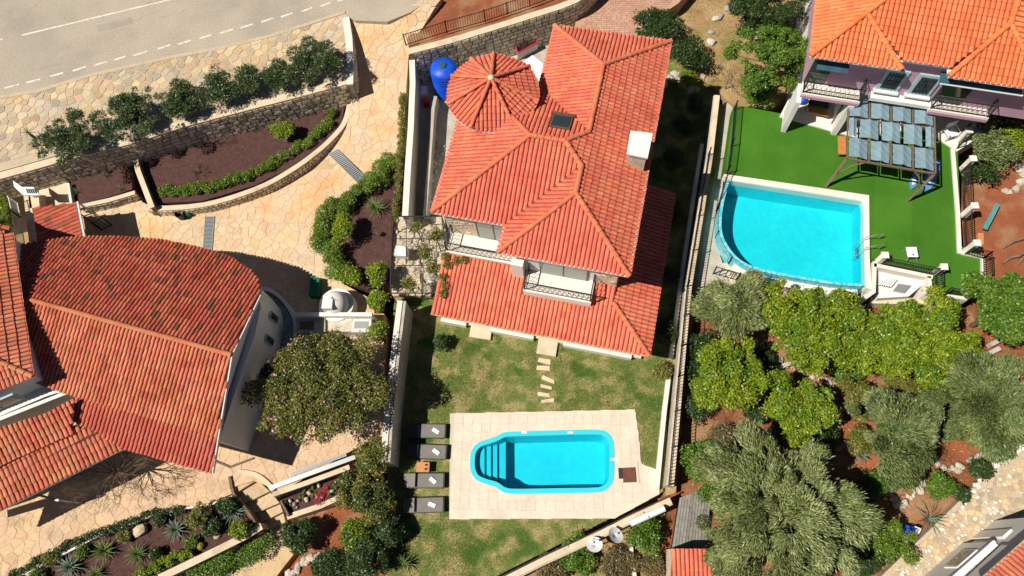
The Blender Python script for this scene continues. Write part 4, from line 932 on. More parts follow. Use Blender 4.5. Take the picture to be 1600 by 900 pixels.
for a, wd in ((1.0,.5),(7.6,.7)): MB().box(RF(a,.74,5.2), RU*wd, RV*.03, UP*.95).build('balcony_door', 'dark_glass', rh)
for k in range(9): MB().bar(RF(6.55+.42*k,.7,6.5), RF(6.55+.42*k,.15,6.3), .42, .02).build('awning_stripe', 'stripe' if k % 2 else 'darkcap', rh)
MB().bar(RF(6.4,.14,6.28), RF(10.2,.14,6.28), .05, .06).build('awning_bar', 'white_metal', rh)
for k in range(4): MB().bar(RF(.75+.38*k,.7,6.5), RF(.75+.38*k,-.05,6.2), .38, .02).build('awning_stripe', 'stripe' if k % 2 else 'darkcap', rh)
block_r([(.3,-.45),(.55,-.45),(.55,.8),(.3,.8)], 3.95, 0, 'porch_pier', 'white'); block_r([(3.0,-.1),(3.3,-.1),(3.3,2.4),(3.0,2.4)], 3.85, 0, 'ground_floor_wall', 'white')

# ================================================================== POOLS
def ring(poly, d0, d1, z0, z1):
    a = inset(poly, d0); b = inset(poly, d1); n = len(poly); vs = [Vector((p.x,p.y,z0)) for p in a]+[Vector((p.x,p.y,z1)) for p in b]
    return vs, [(i,(i+1)%n,n+(i+1)%n,n+i) for i in range(n)]
def basin(parent, poly, zt, zf, m, steps=()):
    n = len(poly); mb = MB(); vs = [Vector((p.x,p.y,zt)) for p in poly]+[Vector((p.x,p.y,zf)) for p in inset(poly,.12)]
    mb.add(vs, [(i,(i+1)%n,n+(i+1)%n,n+i) for i in range(n)]); fl = vs[n:]; tri = tessellate_polygon([fl]); mb.add(fl, [tuple(t) for t in tri]); return mb.build('basin', m, parent)
pool = tag(empty('swimming_pool', P(850,720,0)), 'turquoise moulded swimming pool with entry steps set in the pale deck', 'pool')
mb = MB(); mb.add(*ring(pool_out, -.02, .22, .075, .075)); mb.add(*ring(pool_out, .22, .24, .075, -.12)); mb.add(*ring(pool_out, -.02, -.02, .075, -.1)); mb.build('coping', 'liner_edge', pool)
basin(pool, inset(pool_out,.24), -.02, -1.35, 'liner')
for k, (x0, x1, z) in enumerate(((740,757,-.28),(757,767,-.42),(767,777,-.56),(777,790,-.70))):
    pl = [p for p in PS([(x0,694),(x1,690 if k < 2 else 684),(x1,754 if k < 2 else 760),(x0,748)], z)]; MB().prism(pl, -1.36).build('step', 'liner', pool)
wv = [Vector((p.x,p.y,-.10)) for p in inset(pool_out,.25)]; MB().add(wv, [tuple(t) for t in tessellate_polygon([wv])]).build('water', 'water', pool)
for px_, py_ in ((819,676),(891,676),(957,718)): MB().box(P(px_,py_,.0), (.13,0,0),(0,.05,0),(0,0,.08)).build('skimmer', 'white_metal', pool)
# right-hand pool with rounded overflow edge
rp_px = [(1140,280),(1250,297),(1349,312),(1352,380),(1354,444),(1300,440),(1240,430),(1190,420),(1160,408),(1140,388),(1128,362),(1129,325)]
rpo = [P(x,y,Z_T) for x,y in rp_px]; rpo = rpo[:5]+catmull([tuple(p) for p in rpo[4:]+rpo[:1]], 4)[1:-1]
rpool = tag(empty('swimming_pool', P(1240,360,Z_T)), 'bright aqua pool with curved overflow edge beside the artificial turf', 'pool')
mb = MB(); cop = [P(x,y,Z_T+.05) for x,y in ((1131,272),(1140,273),(1250,289),(1358,305),(1359,404),(1362,452),(1353,450),(1352,400),(1349,314),(1250,298),(1140,281))]
mb.prism(cop, Z_T-.5).build('coping', 'coping', rpool)
shell = inset(rpo, -.10); sv, sf = ring(rpo, -.14, .02, Z_T-.03, Z_T-.03); k = len(rpo)
mb = MB(); mb.add(sv, sf[4:]); sv2, sf2 = ring(rpo, -.16, -.16, Z_T-.03, -2.2); mb.add(sv2, sf2[4:]); mb.build('overflow_rim', 'foam', rpool)
basin(rpool, rpo, Z_T-.02, Z_T-1.5, 'liner_r')
wv = [Vector((p.x,p.y,Z_T-.06)) for p in inset(rpo,.01)]; MB().add(wv, [tuple(t) for t in tessellate_polygon([wv])]).build('water', 'water', rpool)
yc = P(1150,400,Z_T).y; A_i, B_i = inset(rpo,-.16), inset(rpo,-.55); ix = [i for i in range(5,len(rpo)) if rpo[i].y < yc]; n_ = len(ix)
mb = MB().add([Vector((A_i[i].x,A_i[i].y,.75)) for i in ix]+[Vector((B_i[i].x,B_i[i].y,.75)) for i in ix]+[Vector((B_i[i].x,B_i[i].y,-2.2)) for i in ix], [(r*n_+k,r*n_+k+1,(r+1)*n_+k+1,(r+1)*n_+k) for r in (0,1) for k in range(n_-1)])
mb.build('catch_ledge', 'coping', rpool)
ld = tag(empty('pool_ladder', P(1352,375,Z_T)), 'steel pool ladder at the right edge of the aqua pool', 'ladder')
for y in (375,391): a = P(1372,y-1,Z_T+.02); b = P(1336,y+10,Z_T-.5); MB().tube([a, a+UP*.65, (a+b)/2+UP*.95+Vector((.1,0,0)), (a+b)/2+UP*.72-Vector((.3,0,0)), b+UP*.3, b-UP*.4], .022, 6).build('handrail', 'silver', ld)
for k in range(3): MB().bar(P(1337,386,Z_T-.3-.25*k), P(1337,402,Z_T-.3-.25*k), .08, .03).build('rung', 'silver', ld)
fence('pool_fence', 'dark railing along the curved left edge of the aqua pool', [P(1147,172,Z_T),P(1142,230,Z_T),P(1136,272,Z_T),P(1119,330,.3),P(1118,372,.3),P(1138,412,.3)], .85, .16)
fence('lower_fence', 'dark spiked fence below the aqua pool in front of the trees', [P(1114,428,.1),P(1150,438,.1),P(1195,452,.1)], 1.0, .3, r=.02)
MB().prism(PS([(1113,408),(1138,412),(1180,432),(1260,447),(1340,456),(1340,470),(1200,462),(1110,440)], .08), -.6).build('paved_walk', 'cream'); structure(bpy.data.objects['paved_walk'])

# ================================================================== MAIN LAWN THINGS
def lounger(px, py, label, twl, dark, ang=.02, ta=-28, tx=.5):  # dark: backrest takes the sling with painted shade
    c = P(px, py, 0); t = tag(empty('sun_lounger', c), label, 'lounger', 'sun loungers beside the pool deck'); X = Vector((1,ang,0)).normalized(); Y = Vector((-X.y,X.x,0)); L, W_ = 1.0, .34
    for s in (-1,1): MB().bar(c+X*-L+Y*s*W_+UP*.28, c+X*L+Y*s*W_+UP*.28, .06, .06).build('side_rail', 'metal', t)
    MB().bar(c-X*L-Y*W_+UP*.28, c-X*L+Y*W_+UP*.28, .05, .05).build('end_rail', 'metal', t); MB().bar(c+X*L-Y*W_+UP*.28, c+X*L+Y*W_+UP*.28, .07, .06).build('end_rail', 'metal', t)
    MB().box(c+X*.27+UP*.315, X*.70, Y*.33, UP*.015).build('seat', 'sling', t)
    MB().box(c-X*.70+UP*.40, X*.29-UP*-.07, Y*.33, UP*.015).build('backrest', 'sling_shade' if dark else 'sling', t)  # wall shade is painted into these backrests where dark is set
    for sx in (-.8,.8):
        for s in (-1,1): MB().box(c+X*sx+Y*s*.32+UP*.14, X*.03, Y*.03, UP*.14).build('leg', 'metal', t)
    q = c+X*tx+UP*.345; r = Matrix.Rotation(rad(ta), 3, 'Z'); tw = MB()
    tw.box(q, r@(X*.19), r@(Y*.10), UP*.02); tw.box(q+UP*.03, r@(X*.17), r@(Y*.095), UP*.015); o = tw.build('folded_towel', 'towel'); tag(o, twl, 'towel', 'folded towels on the loungers')
lounger(667,675,'grey sun lounger nearest the house, first in the row','folded white towel on the lounger nearest the house',True,.0,-30,.52)
lounger(668,707,'grey sun lounger just above the orange side table','folded white towel on the lounger above the orange table',True,-.02,-33,.5)
lounger(664,752,'grey sun lounger just below the orange side table','folded white towel on the lounger below the orange table',False,.02,-38,.46)
lounger(663,790,'grey sun lounger farthest from the house, last in the row','folded white towel on the lounger farthest from the house',False,.05,-22,.44)
c = P(661,730,.4); t = tag(empty('side_table', (c.x,c.y,0)), 'small orange terracotta side table between the grey loungers', 'table')
MB().box(c, (.32,0,0),(0,.24,0),(0,0,.03)).build('table_top', 'terracotta', t); MB().box(c-UP*.21, (.27,0,0),(0,.2,0),(0,0,.19)).build('base', 'terracotta', t)
for dy in (-.1,.1): MB().lathe(c+Vector((.14,dy,.03)), [(.04,0),(.045,.09),(.03,.09)], 10).build('cup', 'bin', t)
t = tag(empty('access_hatch', P(982,741,.05)), 'brown rusty hatch cover pushed aside on the pool deck', 'hatch')
MB().prism(PS([(973,731),(992,730),(994,753),(974,754)], .12), .06).build('cover', 'rust', t); MB().prism(PS([(966,731),(974,731),(974,748),(967,748)], .058), .03).build('opening', 'bin', t); MB().bar(P(996,722,.065), P(999,755,.065), .03, .015).build('seam', 'rubble', t)
MB().box(P(964,718,.06), (.08,0,0),(0,.1,0),(0,0,.012)).build('skimmer_lid', 'white_metal', t)
for i, q in enumerate([[(842,559),(860,562),(860,570),(840,565)],[(839,571),(859,572),(859,579),(838,578)],[(848,586),(866,594),(866,600),(846,592)],[(845,600),(862,604),(862,609),(844,605)],[(840,612),(858,615),(859,621),(840,618)],[(846,625),(866,622),(865,628),(845,630)]]):
    o = MB().prism(PS(q,.03), -.05).build('stepping_stone', 'cream'); tag(o, ['stepping stone nearest the porch step','stepping stone second from the porch','tilted stepping stone third from the porch','stepping stone fourth from the porch','stepping stone fifth from the porch','stepping stone nearest the pool deck'][i], 'stepping stone', 'stepping stones from porch to pool')
tank = tag(empty('water_tank', P(700,148,0)), 'ribbed blue plastic water tank beside the round turret', 'tank')
tb = (P(692,104,2.3)+P(700,150,0)*0); prof = []
for k in range(9): prof += [(.78,.05+k*.22),(.82,.10+k*.22),(.82,.18+k*.22),(.78,.22+k*.22)]
MB().lathe((tb.x,tb.y,.03), [(.7,0)]+prof+[(.8,2.06),(.74,2.2),(.3,2.34),(.05,2.36)], 32).build('body', 'blue', tank, True)
MB().lathe((tb.x-.02,tb.y+.02,2.37), [(.24,-.08),(.24,.06),(.2,.09),(.02,.1)], 18).build('lid', 'darkcap', tank)
for a in (20,140,260): d = Vector((math.cos(rad(a)),math.sin(rad(a)),0)); MB().bar(Vector((tb.x,tb.y,2.36))+d*.22, Vector((tb.x,tb.y,2.2))+d*.76, .025, .03).build('seam', 'darkcap', tank)
o = MB(); c = P(666,160,.3); o.lathe((c.x,c.y,.03), [(.05,0),(.19,.02),(.19,.5),(.1,.62),(.06,.62),(.06,.72),(.02,.72)], 16); tag(o.build('gas_cylinder', 'red', None, True), 'red gas cylinder standing in the yard below the blue tank', 'cylinder')
c = P(664,145,.1); o = MB().box(P(663,143,.22), (.2,0,0),(0,.28,0),(0,0,.19)).build('storage_box', 'white_metal'); tag(o, 'white box on the yard floor left of the blue tank', 'box')
t = tag(empty('storage_crate', P(828,75,.03)), 'open crimson framed crate lying against the stone retaining wall', 'crate'); q = [P(805,71,.75),P(835,58,.75),P(840,67,.75),P(809,83,.75)]
mb = MB()
for i in range(4): MB().bar(q[i], q[(i+1)%4], .07, .07).build('frame_bar', 'crimson', t); a, b = q[i], q[(i+1)%4]; mb.hexa([Vector((p.x,p.y,.03)) for p in (a,b,b+Vector((.01,.03,0)),a+Vector((.01,.03,0)))], [p-UP*.04 for p in (a,b,b+Vector((.01,.03,0)),a+Vector((.01,.03,0)))])
mb.build('side_panel', 'silver', t); MB().prism([Vector((p.x,p.y,.1)) for p in q], .03).build('crate_floor', 'red', t)
o = MB().prism(PS([(818,96),(832,86),(852,103),(846,128),(838,120)], 1.6), 1.56).build('canopy_sheet', 'towel'); 
mb = MB()
for x,y in ((822,97),(846,120),(848,104)): a = P(x,y,1.56); mb.tube([a, (a.x,a.y,.0)], .03, 6)
t = tag(empty('small_canopy', P(835,105,0)), 'small white canopy wedged between the turret and the roof', 'canopy'); o.parent = t; o.matrix_parent_inverse = wm(t).inverted(); mb.build('canopy_legs', 'white_metal', t)

# ================================================================== PAVED GARDEN THINGS
def grate(label, q, z, n):
    z0 = z; pts = [PZ(x,y,lambda X,Y: z_drive(X,Y)+.03) if z is None else P(x,y,z) for x,y in q]; t = tag(empty('drain_grate', pts[0]), label, 'drain')
    MB().hexa([p-UP*.05 for p in pts], pts).build('channel', 'bin', t)
    for i in range(n):
        f0, f1 = (i+.15)/n, (i+.7)/n; a = pts[0].lerp(pts[3],f0); b = pts[0].lerp(pts[3],f1); c_ = pts[1].lerp(pts[2],f1); d_ = pts[1].lerp(pts[2],f0)
        MB().hexa([a+UP*.0,d_,c_,b], [p+UP*.018 for p in (a,d_,c_,b)]).build('bar', 'silver', t)
    for i, j in ((0,3),(1,2)): MB().bar(pts[i]+UP*.01, pts[j]+UP*.01, .04, .03).build('edge_bar', 'silver', t)
grate('grey drain grate across the drive near the curved tile roof', [(321,338),(335,338),(331,392),(317,392)], Z_DR+.035, 26)
grate('slanted grey drain grate crossing the drive toward the curved hedge', [(513,240),(527,233),(578,284),(566,293)], None, 26)
grate('long narrow drain grate on the terrace above the cactus planter', [(452,739),(540,708),(541,713),(455,745)], Z_DR+.03, 4)
# outdoor oven and counter
ov = tag(empty('outdoor_oven', P(527,490,Z_DR)), 'white outdoor oven with domed top on a round plinth by the counter', 'oven'); c = P(527,478,1.2); c.z = Z_DR
MB().lathe(c, [(.95,0),(.95,.75),(.93,.8),(.72,.8),(.7,.5),(.05,.5)], 32).build('round_plinth', 'white', ov); MB().lathe(c+UP*.5, [(.72,0),(.70,.5),(.58,.85),(.35,1.05),(.05,1.12)], 24).build('dome', 'white', ov, True)
MB().box(c+Vector((-.18,-.28,1.1)), (.27,0,0),(0,.26,0),(0,0,.62)).build('chimney', 'white', ov); MB().prism([c+Vector((.0,.25,1.55)),c+Vector((.36,.12,1.45)),c+Vector((.30,-.1,1.6)),c+Vector((-.02,.0,1.75))], Z_DR+.9).build('hood', 'white', ov)
ct = tag(empty('kitchen_counter', P(520,505,Z_DR)), 'white outdoor kitchen counter with sink beside the oven', 'counter')
MB().prism(PS([(460,488),(581,488),(581,494),(460,494)], 1.75), Z_DR).build('back_panel', 'white', ct); MB().prism(PS([(462,496),(508,496),(508,518),(462,518)], 1.45), Z_DR).build('cabinet', 'concrete', ct); MB().prism(PS([(509,498),(550,498),(550,518),(509,518)], 1.3), Z_DR).build('oven_mouth', 'rubble', ct)
MB().prism(PS([(551,498),(580,498),(580,519),(549,519)], 1.5), Z_DR).build('sink_block', 'coping', ct); MB().prism(PS([(554,502),(576,502),(575,513),(553,513)], 1.515), 1.4).build('sink_basin', 'silver', ct); MB().prism(PS([(468,502),(490,502),(490,515),(468,515)], 1.47), 1.4).build('chopping_board', 'wood', ct)
o = MB(); a = [P(x,y,Z_DR+.5) for x,y in ((485,432),(499,434),(497,462),(482,462))]; o.hexa([Vector((p.x,p.y,Z_DR+.02)) for p in a], a); tag(o.build('covered_barrow', 'green_plastic'), 'dark green covered garden cart in the shade near the oven', 'cart')
t = tag(empty('wall_box', P(627,391,Z_DR)), 'white square metal box on the rubble strip by the wire pergola', 'box'); MB().prism(PS([(618,384),(637,385),(636,400),(617,399)], 1.35), .9).build('casing', 'white_metal', t); MB().tube([P(627,396,.95),P(627,396,0)-UP*.0], .06, 8).build('post', 'metal', t)
c = P(286,340,Z_DR); t = tag(empty('garden_bucket', c), 'dark round tub with green watering can by the bed wall', 'bucket'); MB().lathe(c+UP*.03, [(.2,0),(.26,.5),(.23,.5),(.18,.06),(.02,.05)], 16).build('tub', 'bin', t); MB().lathe(c+Vector((.42,.12,.03)), [(.14,0),(.16,.3),(.1,.38),(.02,.38)], 12).build('watering_can', 'green_plastic', t); MB().tube([c+Vector((.42,.12,.3)),c+Vector((.3,.45,.55))], .03, 6).build('spout', 'green_plastic', t)
# gate corner at the far left
g = tag(empty('entrance_gate', P(80,300,Z_BED)), 'cream entrance path with white gate posts under the retaining wall', 'gate'); MB().prism(PS([(60,290),(104,284),(110,318),(62,325)], Z_BED+.02), -.5).build('path_slab', 'cream', g)
MB().prism(PS([(36,300),(46,300),(60,385),(46,385)], 1.9), -.5).build('side_wall', 'cream', g); MB().prism(PS([(104,286),(108,286),(113,318),(109,319)], 1.5), Z_BED).build('kerb', 'coping', g)
MB().prism(PS([(44,302),(60,302),(62,325),(46,325)], 1.9), -.5).build('gate_pier', 'cream', g)
t = tag(empty('letter_panel', P(40,300,2.0)), 'white slotted letter box panel above the gate', 'letter box'); MB().prism(PS([(20,282),(22,292),(36,305),(62,305),(52,292),(34,292)], 2.75), 2.65).build('panel', 'white_metal', t)
for k in range(5): MB().bar(P(41+k*3.2,295,2.77), P(44+k*3.2,302,2.77), .05, .02).build('slot', 'metal', t)
MB().tube([P(40,298,2.68), P(40,298,2.68)-UP*2.2], .05, 8).build('post', 'white_metal', t)
rf_ = [P(28,318,1.9),P(33,340,1.9),P(40,385,1.9)]; fence('white_railing', 'white metal railing along the hedge left of the tiled gate canopy', rf_, .8, .14, 'white_metal')
fence('iron_gate', 'dark iron gate panel in the shade below the small bed', [P(131,338,Z_DR),P(160,360,Z_DR),P(175,352,Z_DR)], 1.0, .2)
cn = tag(empty('tiled_canopy', P(92,350,Z_DR)), 'small canopy of red tiles over the gate beside the curved roof', 'canopy'); cpq = [P(54,325,2.75),P(122,316,3.05),P(134,376,3.05),P(62,386,2.75)]
slab_poly('canopy_deck', cpq, .08, 'tile_base', cn); tile_field('canopy_tiles', cpq, cpq[0], cpq[3], cn, 'tile_old', .24, .5); MB().bar(cpq[0]-UP*.02, cpq[3]-UP*.02, .1, .1).build('beam', 'crimson', cn); MB().bar(cpq[1]+UP*.03, cpq[2]+UP*.03, .08, .1).build('gutter', 'white_metal', cn)
for p in cpq: MB().tube([p-UP*.08, Vector((p.x,p.y,.2))], .05, 8).build('post', 'white', cn)
# wire pergola over the rubble strip
pg = tag(empty('wire_pergola', P(650,400,0)), 'thin dark pergola frame with dry vine over the rubble strip', 'pergola'); pq = [P(612,338,2.3),P(690,338,2.3),P(697,398,2.3),P(690,458,2.3),P(610,458,2.3)]
for i in range(5): MB().bar(pq[i], pq[(i+1)%5], .05, .05).build('beam', 'metal', pg); MB().tube([pq[i], Vector((pq[i].x,pq[i].y,-.1))], .035, 6).build('post', 'metal', pg)
for t_ in (.3,.65): MB().bar(pq[0].lerp(pq[1],t_), pq[4].lerp(pq[3],t_), .03, .03).build('wire', 'metal', pg); MB().bar(pq[0].lerp(pq[4],t_), pq[1].lerp(pq[3],t_), .03, .03).build('wire', 'metal', pg)
rs = tag(empty('rubble_strip', P(650,400,0)), 'strip of pale rubble rocks between the boundary wall and the villa', 'rocks'); flat('rubble_base', [(612,338),(694,338),(700,400),(672,462),(612,462)], .35, 'verge', -.5, rs)
for k in range(120):
    x, y = random.uniform(616,692), random.uniform(342,456); s = random.uniform(.18,.5); rock('rock', 'rubble', rs, P(x,y,.35)+UP*.04, s, s*random.uniform(.6,1), s*.5)
for k in range(36):
    x, y = random.uniform(676,696), random.uniform(215,335); x -= (y-215)*.12; s = random.uniform(.15,.35); rock('rock', 'rubble', rs, P(x,y,.03)+UP*.05, s, s*.8, s*.5)
# stairs by the terrace
st = tag(empty('garden_stairs', P(400,780,Z_LOW)), 'curved garden stairs of sandy stone going down from the terrace', 'stairs')
L_in = [(366,742),(366,772),(378,790),(390,806),(398,822),(404,836),(410,850)]; L_out = [(378,737),(402,750),(421,768),(437,786),(442,800),(446,816),(448,832)]
for i in range(6):
    z = Z_DR-.02-(i+.5)*.17; q = [L_in[i],L_out[i],L_out[i+1],L_in[i+1]]; MB().prism(PS(q, z), -2.3).build('tread', 'paver_t', st)
    MB().bar(P(*L_in[i+1],z+.012), P(*L_out[i+1],z+.012), .035, .02).build('nosing', 'wood', st)
cu = catmull([tuple(P(x,y,Z_DR+.12)) for x,y in [(356,745),(362,772),(376,790),(392,812),(402,832)]], 3); wall_run('curved_kerb', cu, .14, -.6, 'wood', st, 1)
cu = catmull([tuple(P(x,y,Z_DR+.1)) for x,y in [(372,733),(400,738),(420,752),(430,764)]], 3); wall_run('outer_kerb', cu, .22, -.6, 'cream', st, -1)
kl = cut([(-20,925),(60,884),(150,837),(250,799),(330,786),(362,774)], Z_DR+.10); o = wall_run('bed_kerb', kl, .1, -.5, 'coping', None, -1); tag(o, 'thin pale kerb between terrace and agave bed', 'kerb')
kl = cut([(250,908),(300,884),(345,862),(385,842),(411,826)], Z_DR+.08); t = tag(empty('planter_wall', kl[2]), 'cream capped wall between the agave bed and the clipped hedge', 'wall'); wall_run('wall_body', kl, .3, -.7, 'concrete', t, 1); wall_run('cap', offset([p+UP*.05 for p in kl],-.03), .34, Z_DR+.082, 'cream', t, 1)
# cactus planter and white bench rail on the terrace edge
pt = tag(empty('cactus_planter', P(490,775,Z_LOW)), 'long planter with cacti and red flowers below the terrace', 'planter'); MB().prism(PS([(437,782),(540,742),(542,768),(452,805)], .35), -.6).build('soil', 'mulch', pt)
wall_run('planter_wall', cut([(449,812),(500,795),(545,775)], .45), .26, -.6, 'cream', pt, 1); wall_run('planter_wall', cut([(425,769),(480,750),(545,726)], .62), .24, -.6, 'cream', pt, -1)
MB().bar(P(421,763,.72), P(555,714,.72), .22, .06).build('rail', 'silver', pt); MB().bar(P(440,783,.5), P(452,806,.5), .1, .3).build('end_wall', 'wood', pt)
for k in range(34):
    x = random.uniform(444,540); y = 812-(x-440)*.42-random.uniform(8,32); s = random.uniform(.14,.3); rock('rock', random.choice(('rubble','boulder','lf_agave','lf_cycad')), pt, P(x,y,.4)+UP*.03, s, s*.8, s*.9)
C = np.array([tuple(P(x,y,.6)) for x,y in ((496,778),(504,770),(498,784),(510,762),(509,776))]); link('red_flowers', np_mesh('red_flowers', leaf_cloud(C, np.full(5,.2), 260, .06, .8), 4, 'redflower'), pt)['kind'] = 'stuff'
o = tag(empty('wood_edging', P(358,727,Z_DR)), 'dark timber edging with a corner on the terrace below the gable', 'edging')
for a, b in (((330,718),(359,730)),((359,730),(396,716))): MB().bar(P(*a,Z_DR+.05), P(*b,Z_DR+.05), .09, .1).build('edging_board', 'wood', o)
o = tag(empty('leaning_pole', P(72,775,Z_DR)), 'grey pole sticking out beneath the lower left roof eave', 'pole'); MB().bar(P(55,772,2.5), P(92,782,2.3), .1, .08).build('pole_shaft', 'silver', o); MB().bar(P(92,782,2.3), P(92,782,2.3)-UP*1.9, .05, .05).build('pole_foot', 'silver', o)

# ================================================================== RIGHT TERRACE THINGS
pe_ = tag(empty('shade_pergola', P(1390,230,Z_T)), 'timber pergola with staggered blue grey canvas panels on the turf', 'pergola'); q0,q1,q2,q3 = P(1325,154,3.6),P(1459,166,3.6),P(1461,271,3.6),P(1323,247,3.6)
PX = lambda u, v, z=0: (q0.lerp(q1,u)).lerp(q3.lerp(q2,u), v)+UP*z
for v in (0,1/3,2/3,1): MB().bar(PX(-.01,v,-.05), PX(1.01,v,-.05), .07, .12).build('beam', 'wood', pe_)
for u in (0,.25,.5,.75,1): MB().bar(PX(u,-.01,.04), PX(u,1.01,.04), .06, .08).build('rafter', 'wood', pe_)
def canvas(u0, u1, v0, v1):
    um = u0+(u1-u0)*.52; n = 8; mb = MB()
    for ua, ub, za, zb in ((u0,um,.02,.10),(um,u1,.10,-.03)):
        k = len(mb.v)
        for i in range(n+1):
            v = v0+(v1-v0)*i/n; s = .012*math.sin(i*2.1+u0*9); mb.v += [tuple(PX(ua,v,.08+za+s)), tuple(PX((ua+ub)/2,v,.08+(za+zb)/2-.02-s)), tuple(PX(ub,v,.08+zb+s))]
        for i in range(n): a = k+i*3; mb.f += [(a,a+3,a+4,a+1),(a+1,a+4,a+5,a+2)]
    mb.build('canvas_panel', 'canvas', pe_)
for r_, off in ((0,0),(1,.5),(2,0)):
    for k in range(4+(1 if off else 0)):
        u0 = max(.01, (k-off)*.25+.015); u1 = min(.99, (k+1-off)*.25-.02)
        if u1-u0 > .05: canvas(u0, u1, r_/3+.015, (r_+1)/3-.02)
for u, v, g_ in ((0,1,(1290,292)),(1,1,(1418,314)),(0,0,None),(1,0,None)):
    tp = PX(u,v,-.08); b = P(*g_, Z_T) if g_ else Vector((tp.x,tp.y,Z_T)); MB().bar(b, tp, .13, .13).build('post', 'wood', pe_)
    if v == 1: e = PX(u+(.22 if u == 0 else -.22),1,-.1); m_ = b.lerp(tp,.45); MB().tube([m_, (m_+e)/2+UP*.28, e], .045, 6).build('curved_brace', 'wood', pe_)
def board(name, label, pts, z, m, m2):
    t = tag(empty(name, P(*pts[0],Z_T)), label, 'paddle board'); MB().prism(PS(pts, z), z-.1).build('hull', m, t); c_ = [(sum(p[0] for p in pts)/len(pts)+(p[0]-sum(q[0] for q in pts)/len(pts))*.5, sum(p[1] for p in pts)/len(pts)+(p[1]-sum(q[1] for q in pts)/len(pts))*.5) for p in pts]; MB().prism(PS(c_, z+.012), z-.02).build('deck_pad', m2, t)
board('paddle_board', 'blue and white board standing behind the right pergola post', [(1449,302),(1440,290),(1448,266),(1460,246),(1470,250),(1471,258),(1462,285)], Z_T+.12, 'board_blue', 'white_metal')
board('paddle_board', 'short blue board tip showing left of the right pergola post', [(1424,296),(1421,285),(1428,268),(1436,272),(1432,290)], Z_T+.12, 'board_blue', 'white_metal')
t = tag(empty('wooden_bench', P(1312,228,Z_T)), 'orange wooden bench end beside the left edge of the pergola', 'bench'); MB().prism(PS([(1309,213),(1322,213),(1322,241),(1310,241)], Z_T+.4), Z_T+.34).build('seat', 'orange_wood', t)
for x,y in ((1308,228),(1311,244),(1321,244),(1321,216)): MB().tube([P(x,y,Z_T), P(x,y,Z_T)+UP*.36], .03, 6).build('leg', 'metal', t)
def chair(px, py, z, label, s=1, rot=0):
    c = P(px,py,z); t = tag(empty('garden_chair', c), label, 'chair'); X = Vector((math.cos(rot),math.sin(rot),0))*s; Y = Vector((-X.y,X.x,0))
    MB().box(c+UP*.42, X*.27, Y*.26, UP*.025).build('seat', 'white_metal', t); MB().box(c+Y*.26+UP*.72, X*.27, Y*.025, UP*.28).build('backrest', 'white_metal', t)
    for sx in (-1,1):
        MB().box(c+X*sx*.28+UP*.64, X*.03, Y*.24, UP*.02).build('armrest', 'white_metal', t)
        for sy in (-1,1): MB().box(c+X*sx*.26+Y*sy*.23+UP*.3, X*.025, Y*.025, UP*.3).build('leg', 'white_metal', t)
chair(1480,213,Z_T+.1,'white garden chair on the patio right of the pergola', 1.15, .3)
t = tag(empty('white_stool', P(1428,398,Z_T)), 'small white stool with splayed legs alone on the turf', 'stool'); c = P(1425,394,Z_T+.45); MB().box(c, (.26,0,0),(0,.28,0),(0,0,.03)).build('seat', 'white_metal', t); MB().box(c+Vector((.02,-.15,.032)), (.04,0,0),(0,.04,0),(0,0,.004)).build('emblem', 'bin', t)
for dx,dy in ((.42,-.42),(.42,.3),(-.25,-.42),(-.2,.3)): MB().bar(c+Vector((dx*.4,dy*.4,-.02)), Vector((c.x+dx,c.y+dy,Z_T+.01)), .05, .05).build('leg', 'silver', t)
t = tag(empty('deckchair', P(1275,165,Z_T+.1)), 'folding wooden deckchair under the left balcony of the lilac villa', 'deckchair'); MB().prism(PS([(1262,163),(1292,170),(1294,182),(1264,174)], Z_T+.5), Z_T+.44).build('seat', 'orange_wood', t); MB().prism(PS([(1266,152),(1297,158),(1293,170),(1263,163)], Z_T+.8), Z_T+.75).build('backrest', 'bin', t)
for x,y in ((1258,172),(1290,183),(1294,170)): a = P(x,y,Z_T+.1); MB().bar(a, a+UP*.45, .04, .04).build('leg', 'metal', t)
c = P(1252,160,Z_T+.1); o = MB().lathe(c, [(.05,.01),(.2,.02),(.25,.25),(.2,.4),(.03,.42)], 12); tag(o.build('toy_bag', 'blue', None, True), 'blue and yellow bag on the patio left of the wooden deckchair', 'bag')
# parapets and fences round the turf
pr = tag(empty('terrace_parapet', P(1505,350,Z_T)), 'white low parapet with pillars along the right edge of the turf', 'parapet')
for pts in ([(1492,232),(1500,330),(1503,396)],[(1503,397),(1534,403),(1534,440),(1512,462)],[(1512,463),(1474,458),(1457,452),(1455,432)],[(1458,430),(1366,411)],[(1364,408),(1362,455),(1350,462)]): wall_run('parapet_wall', cut(pts, Z_T+.12), .2, -.6, 'coping', pr, 1 if pts[0] != (1492,232) else -1)
for x,y,h in ((1497,222,1.1),(1503,265,1.1),(1505,337,1.1),(1508,394,1.1),(1371,410,.9),(1461,428,.9)): c = P(x,y,Z_T); MB().box(c+UP*h/2, (.13,0,0),(0,.13,0),(0,0,h/2)).build('pillar', 'coping', pr); MB().box(c+UP*(h+.03), (.17,0,0),(0,.17,0),(0,0,.04)).build('pillar_cap', 'white', pr)
fence('turf_fence', 'dark railing between white pillars along the right side of the turf', [P(1503,268,Z_T+.12),P(1505,335,Z_T+.12),P(1507,392,Z_T+.12)], .85, .13)
fence('corner_fence', 'dark railing round the lower right corner of the turf', [P(1508,397,Z_T+.12),P(1536,404,Z_T+.12),P(1537,440,Z_T+.12),P(1513,464,Z_T+.12),P(1474,459,Z_T+.12)], .85, .13)
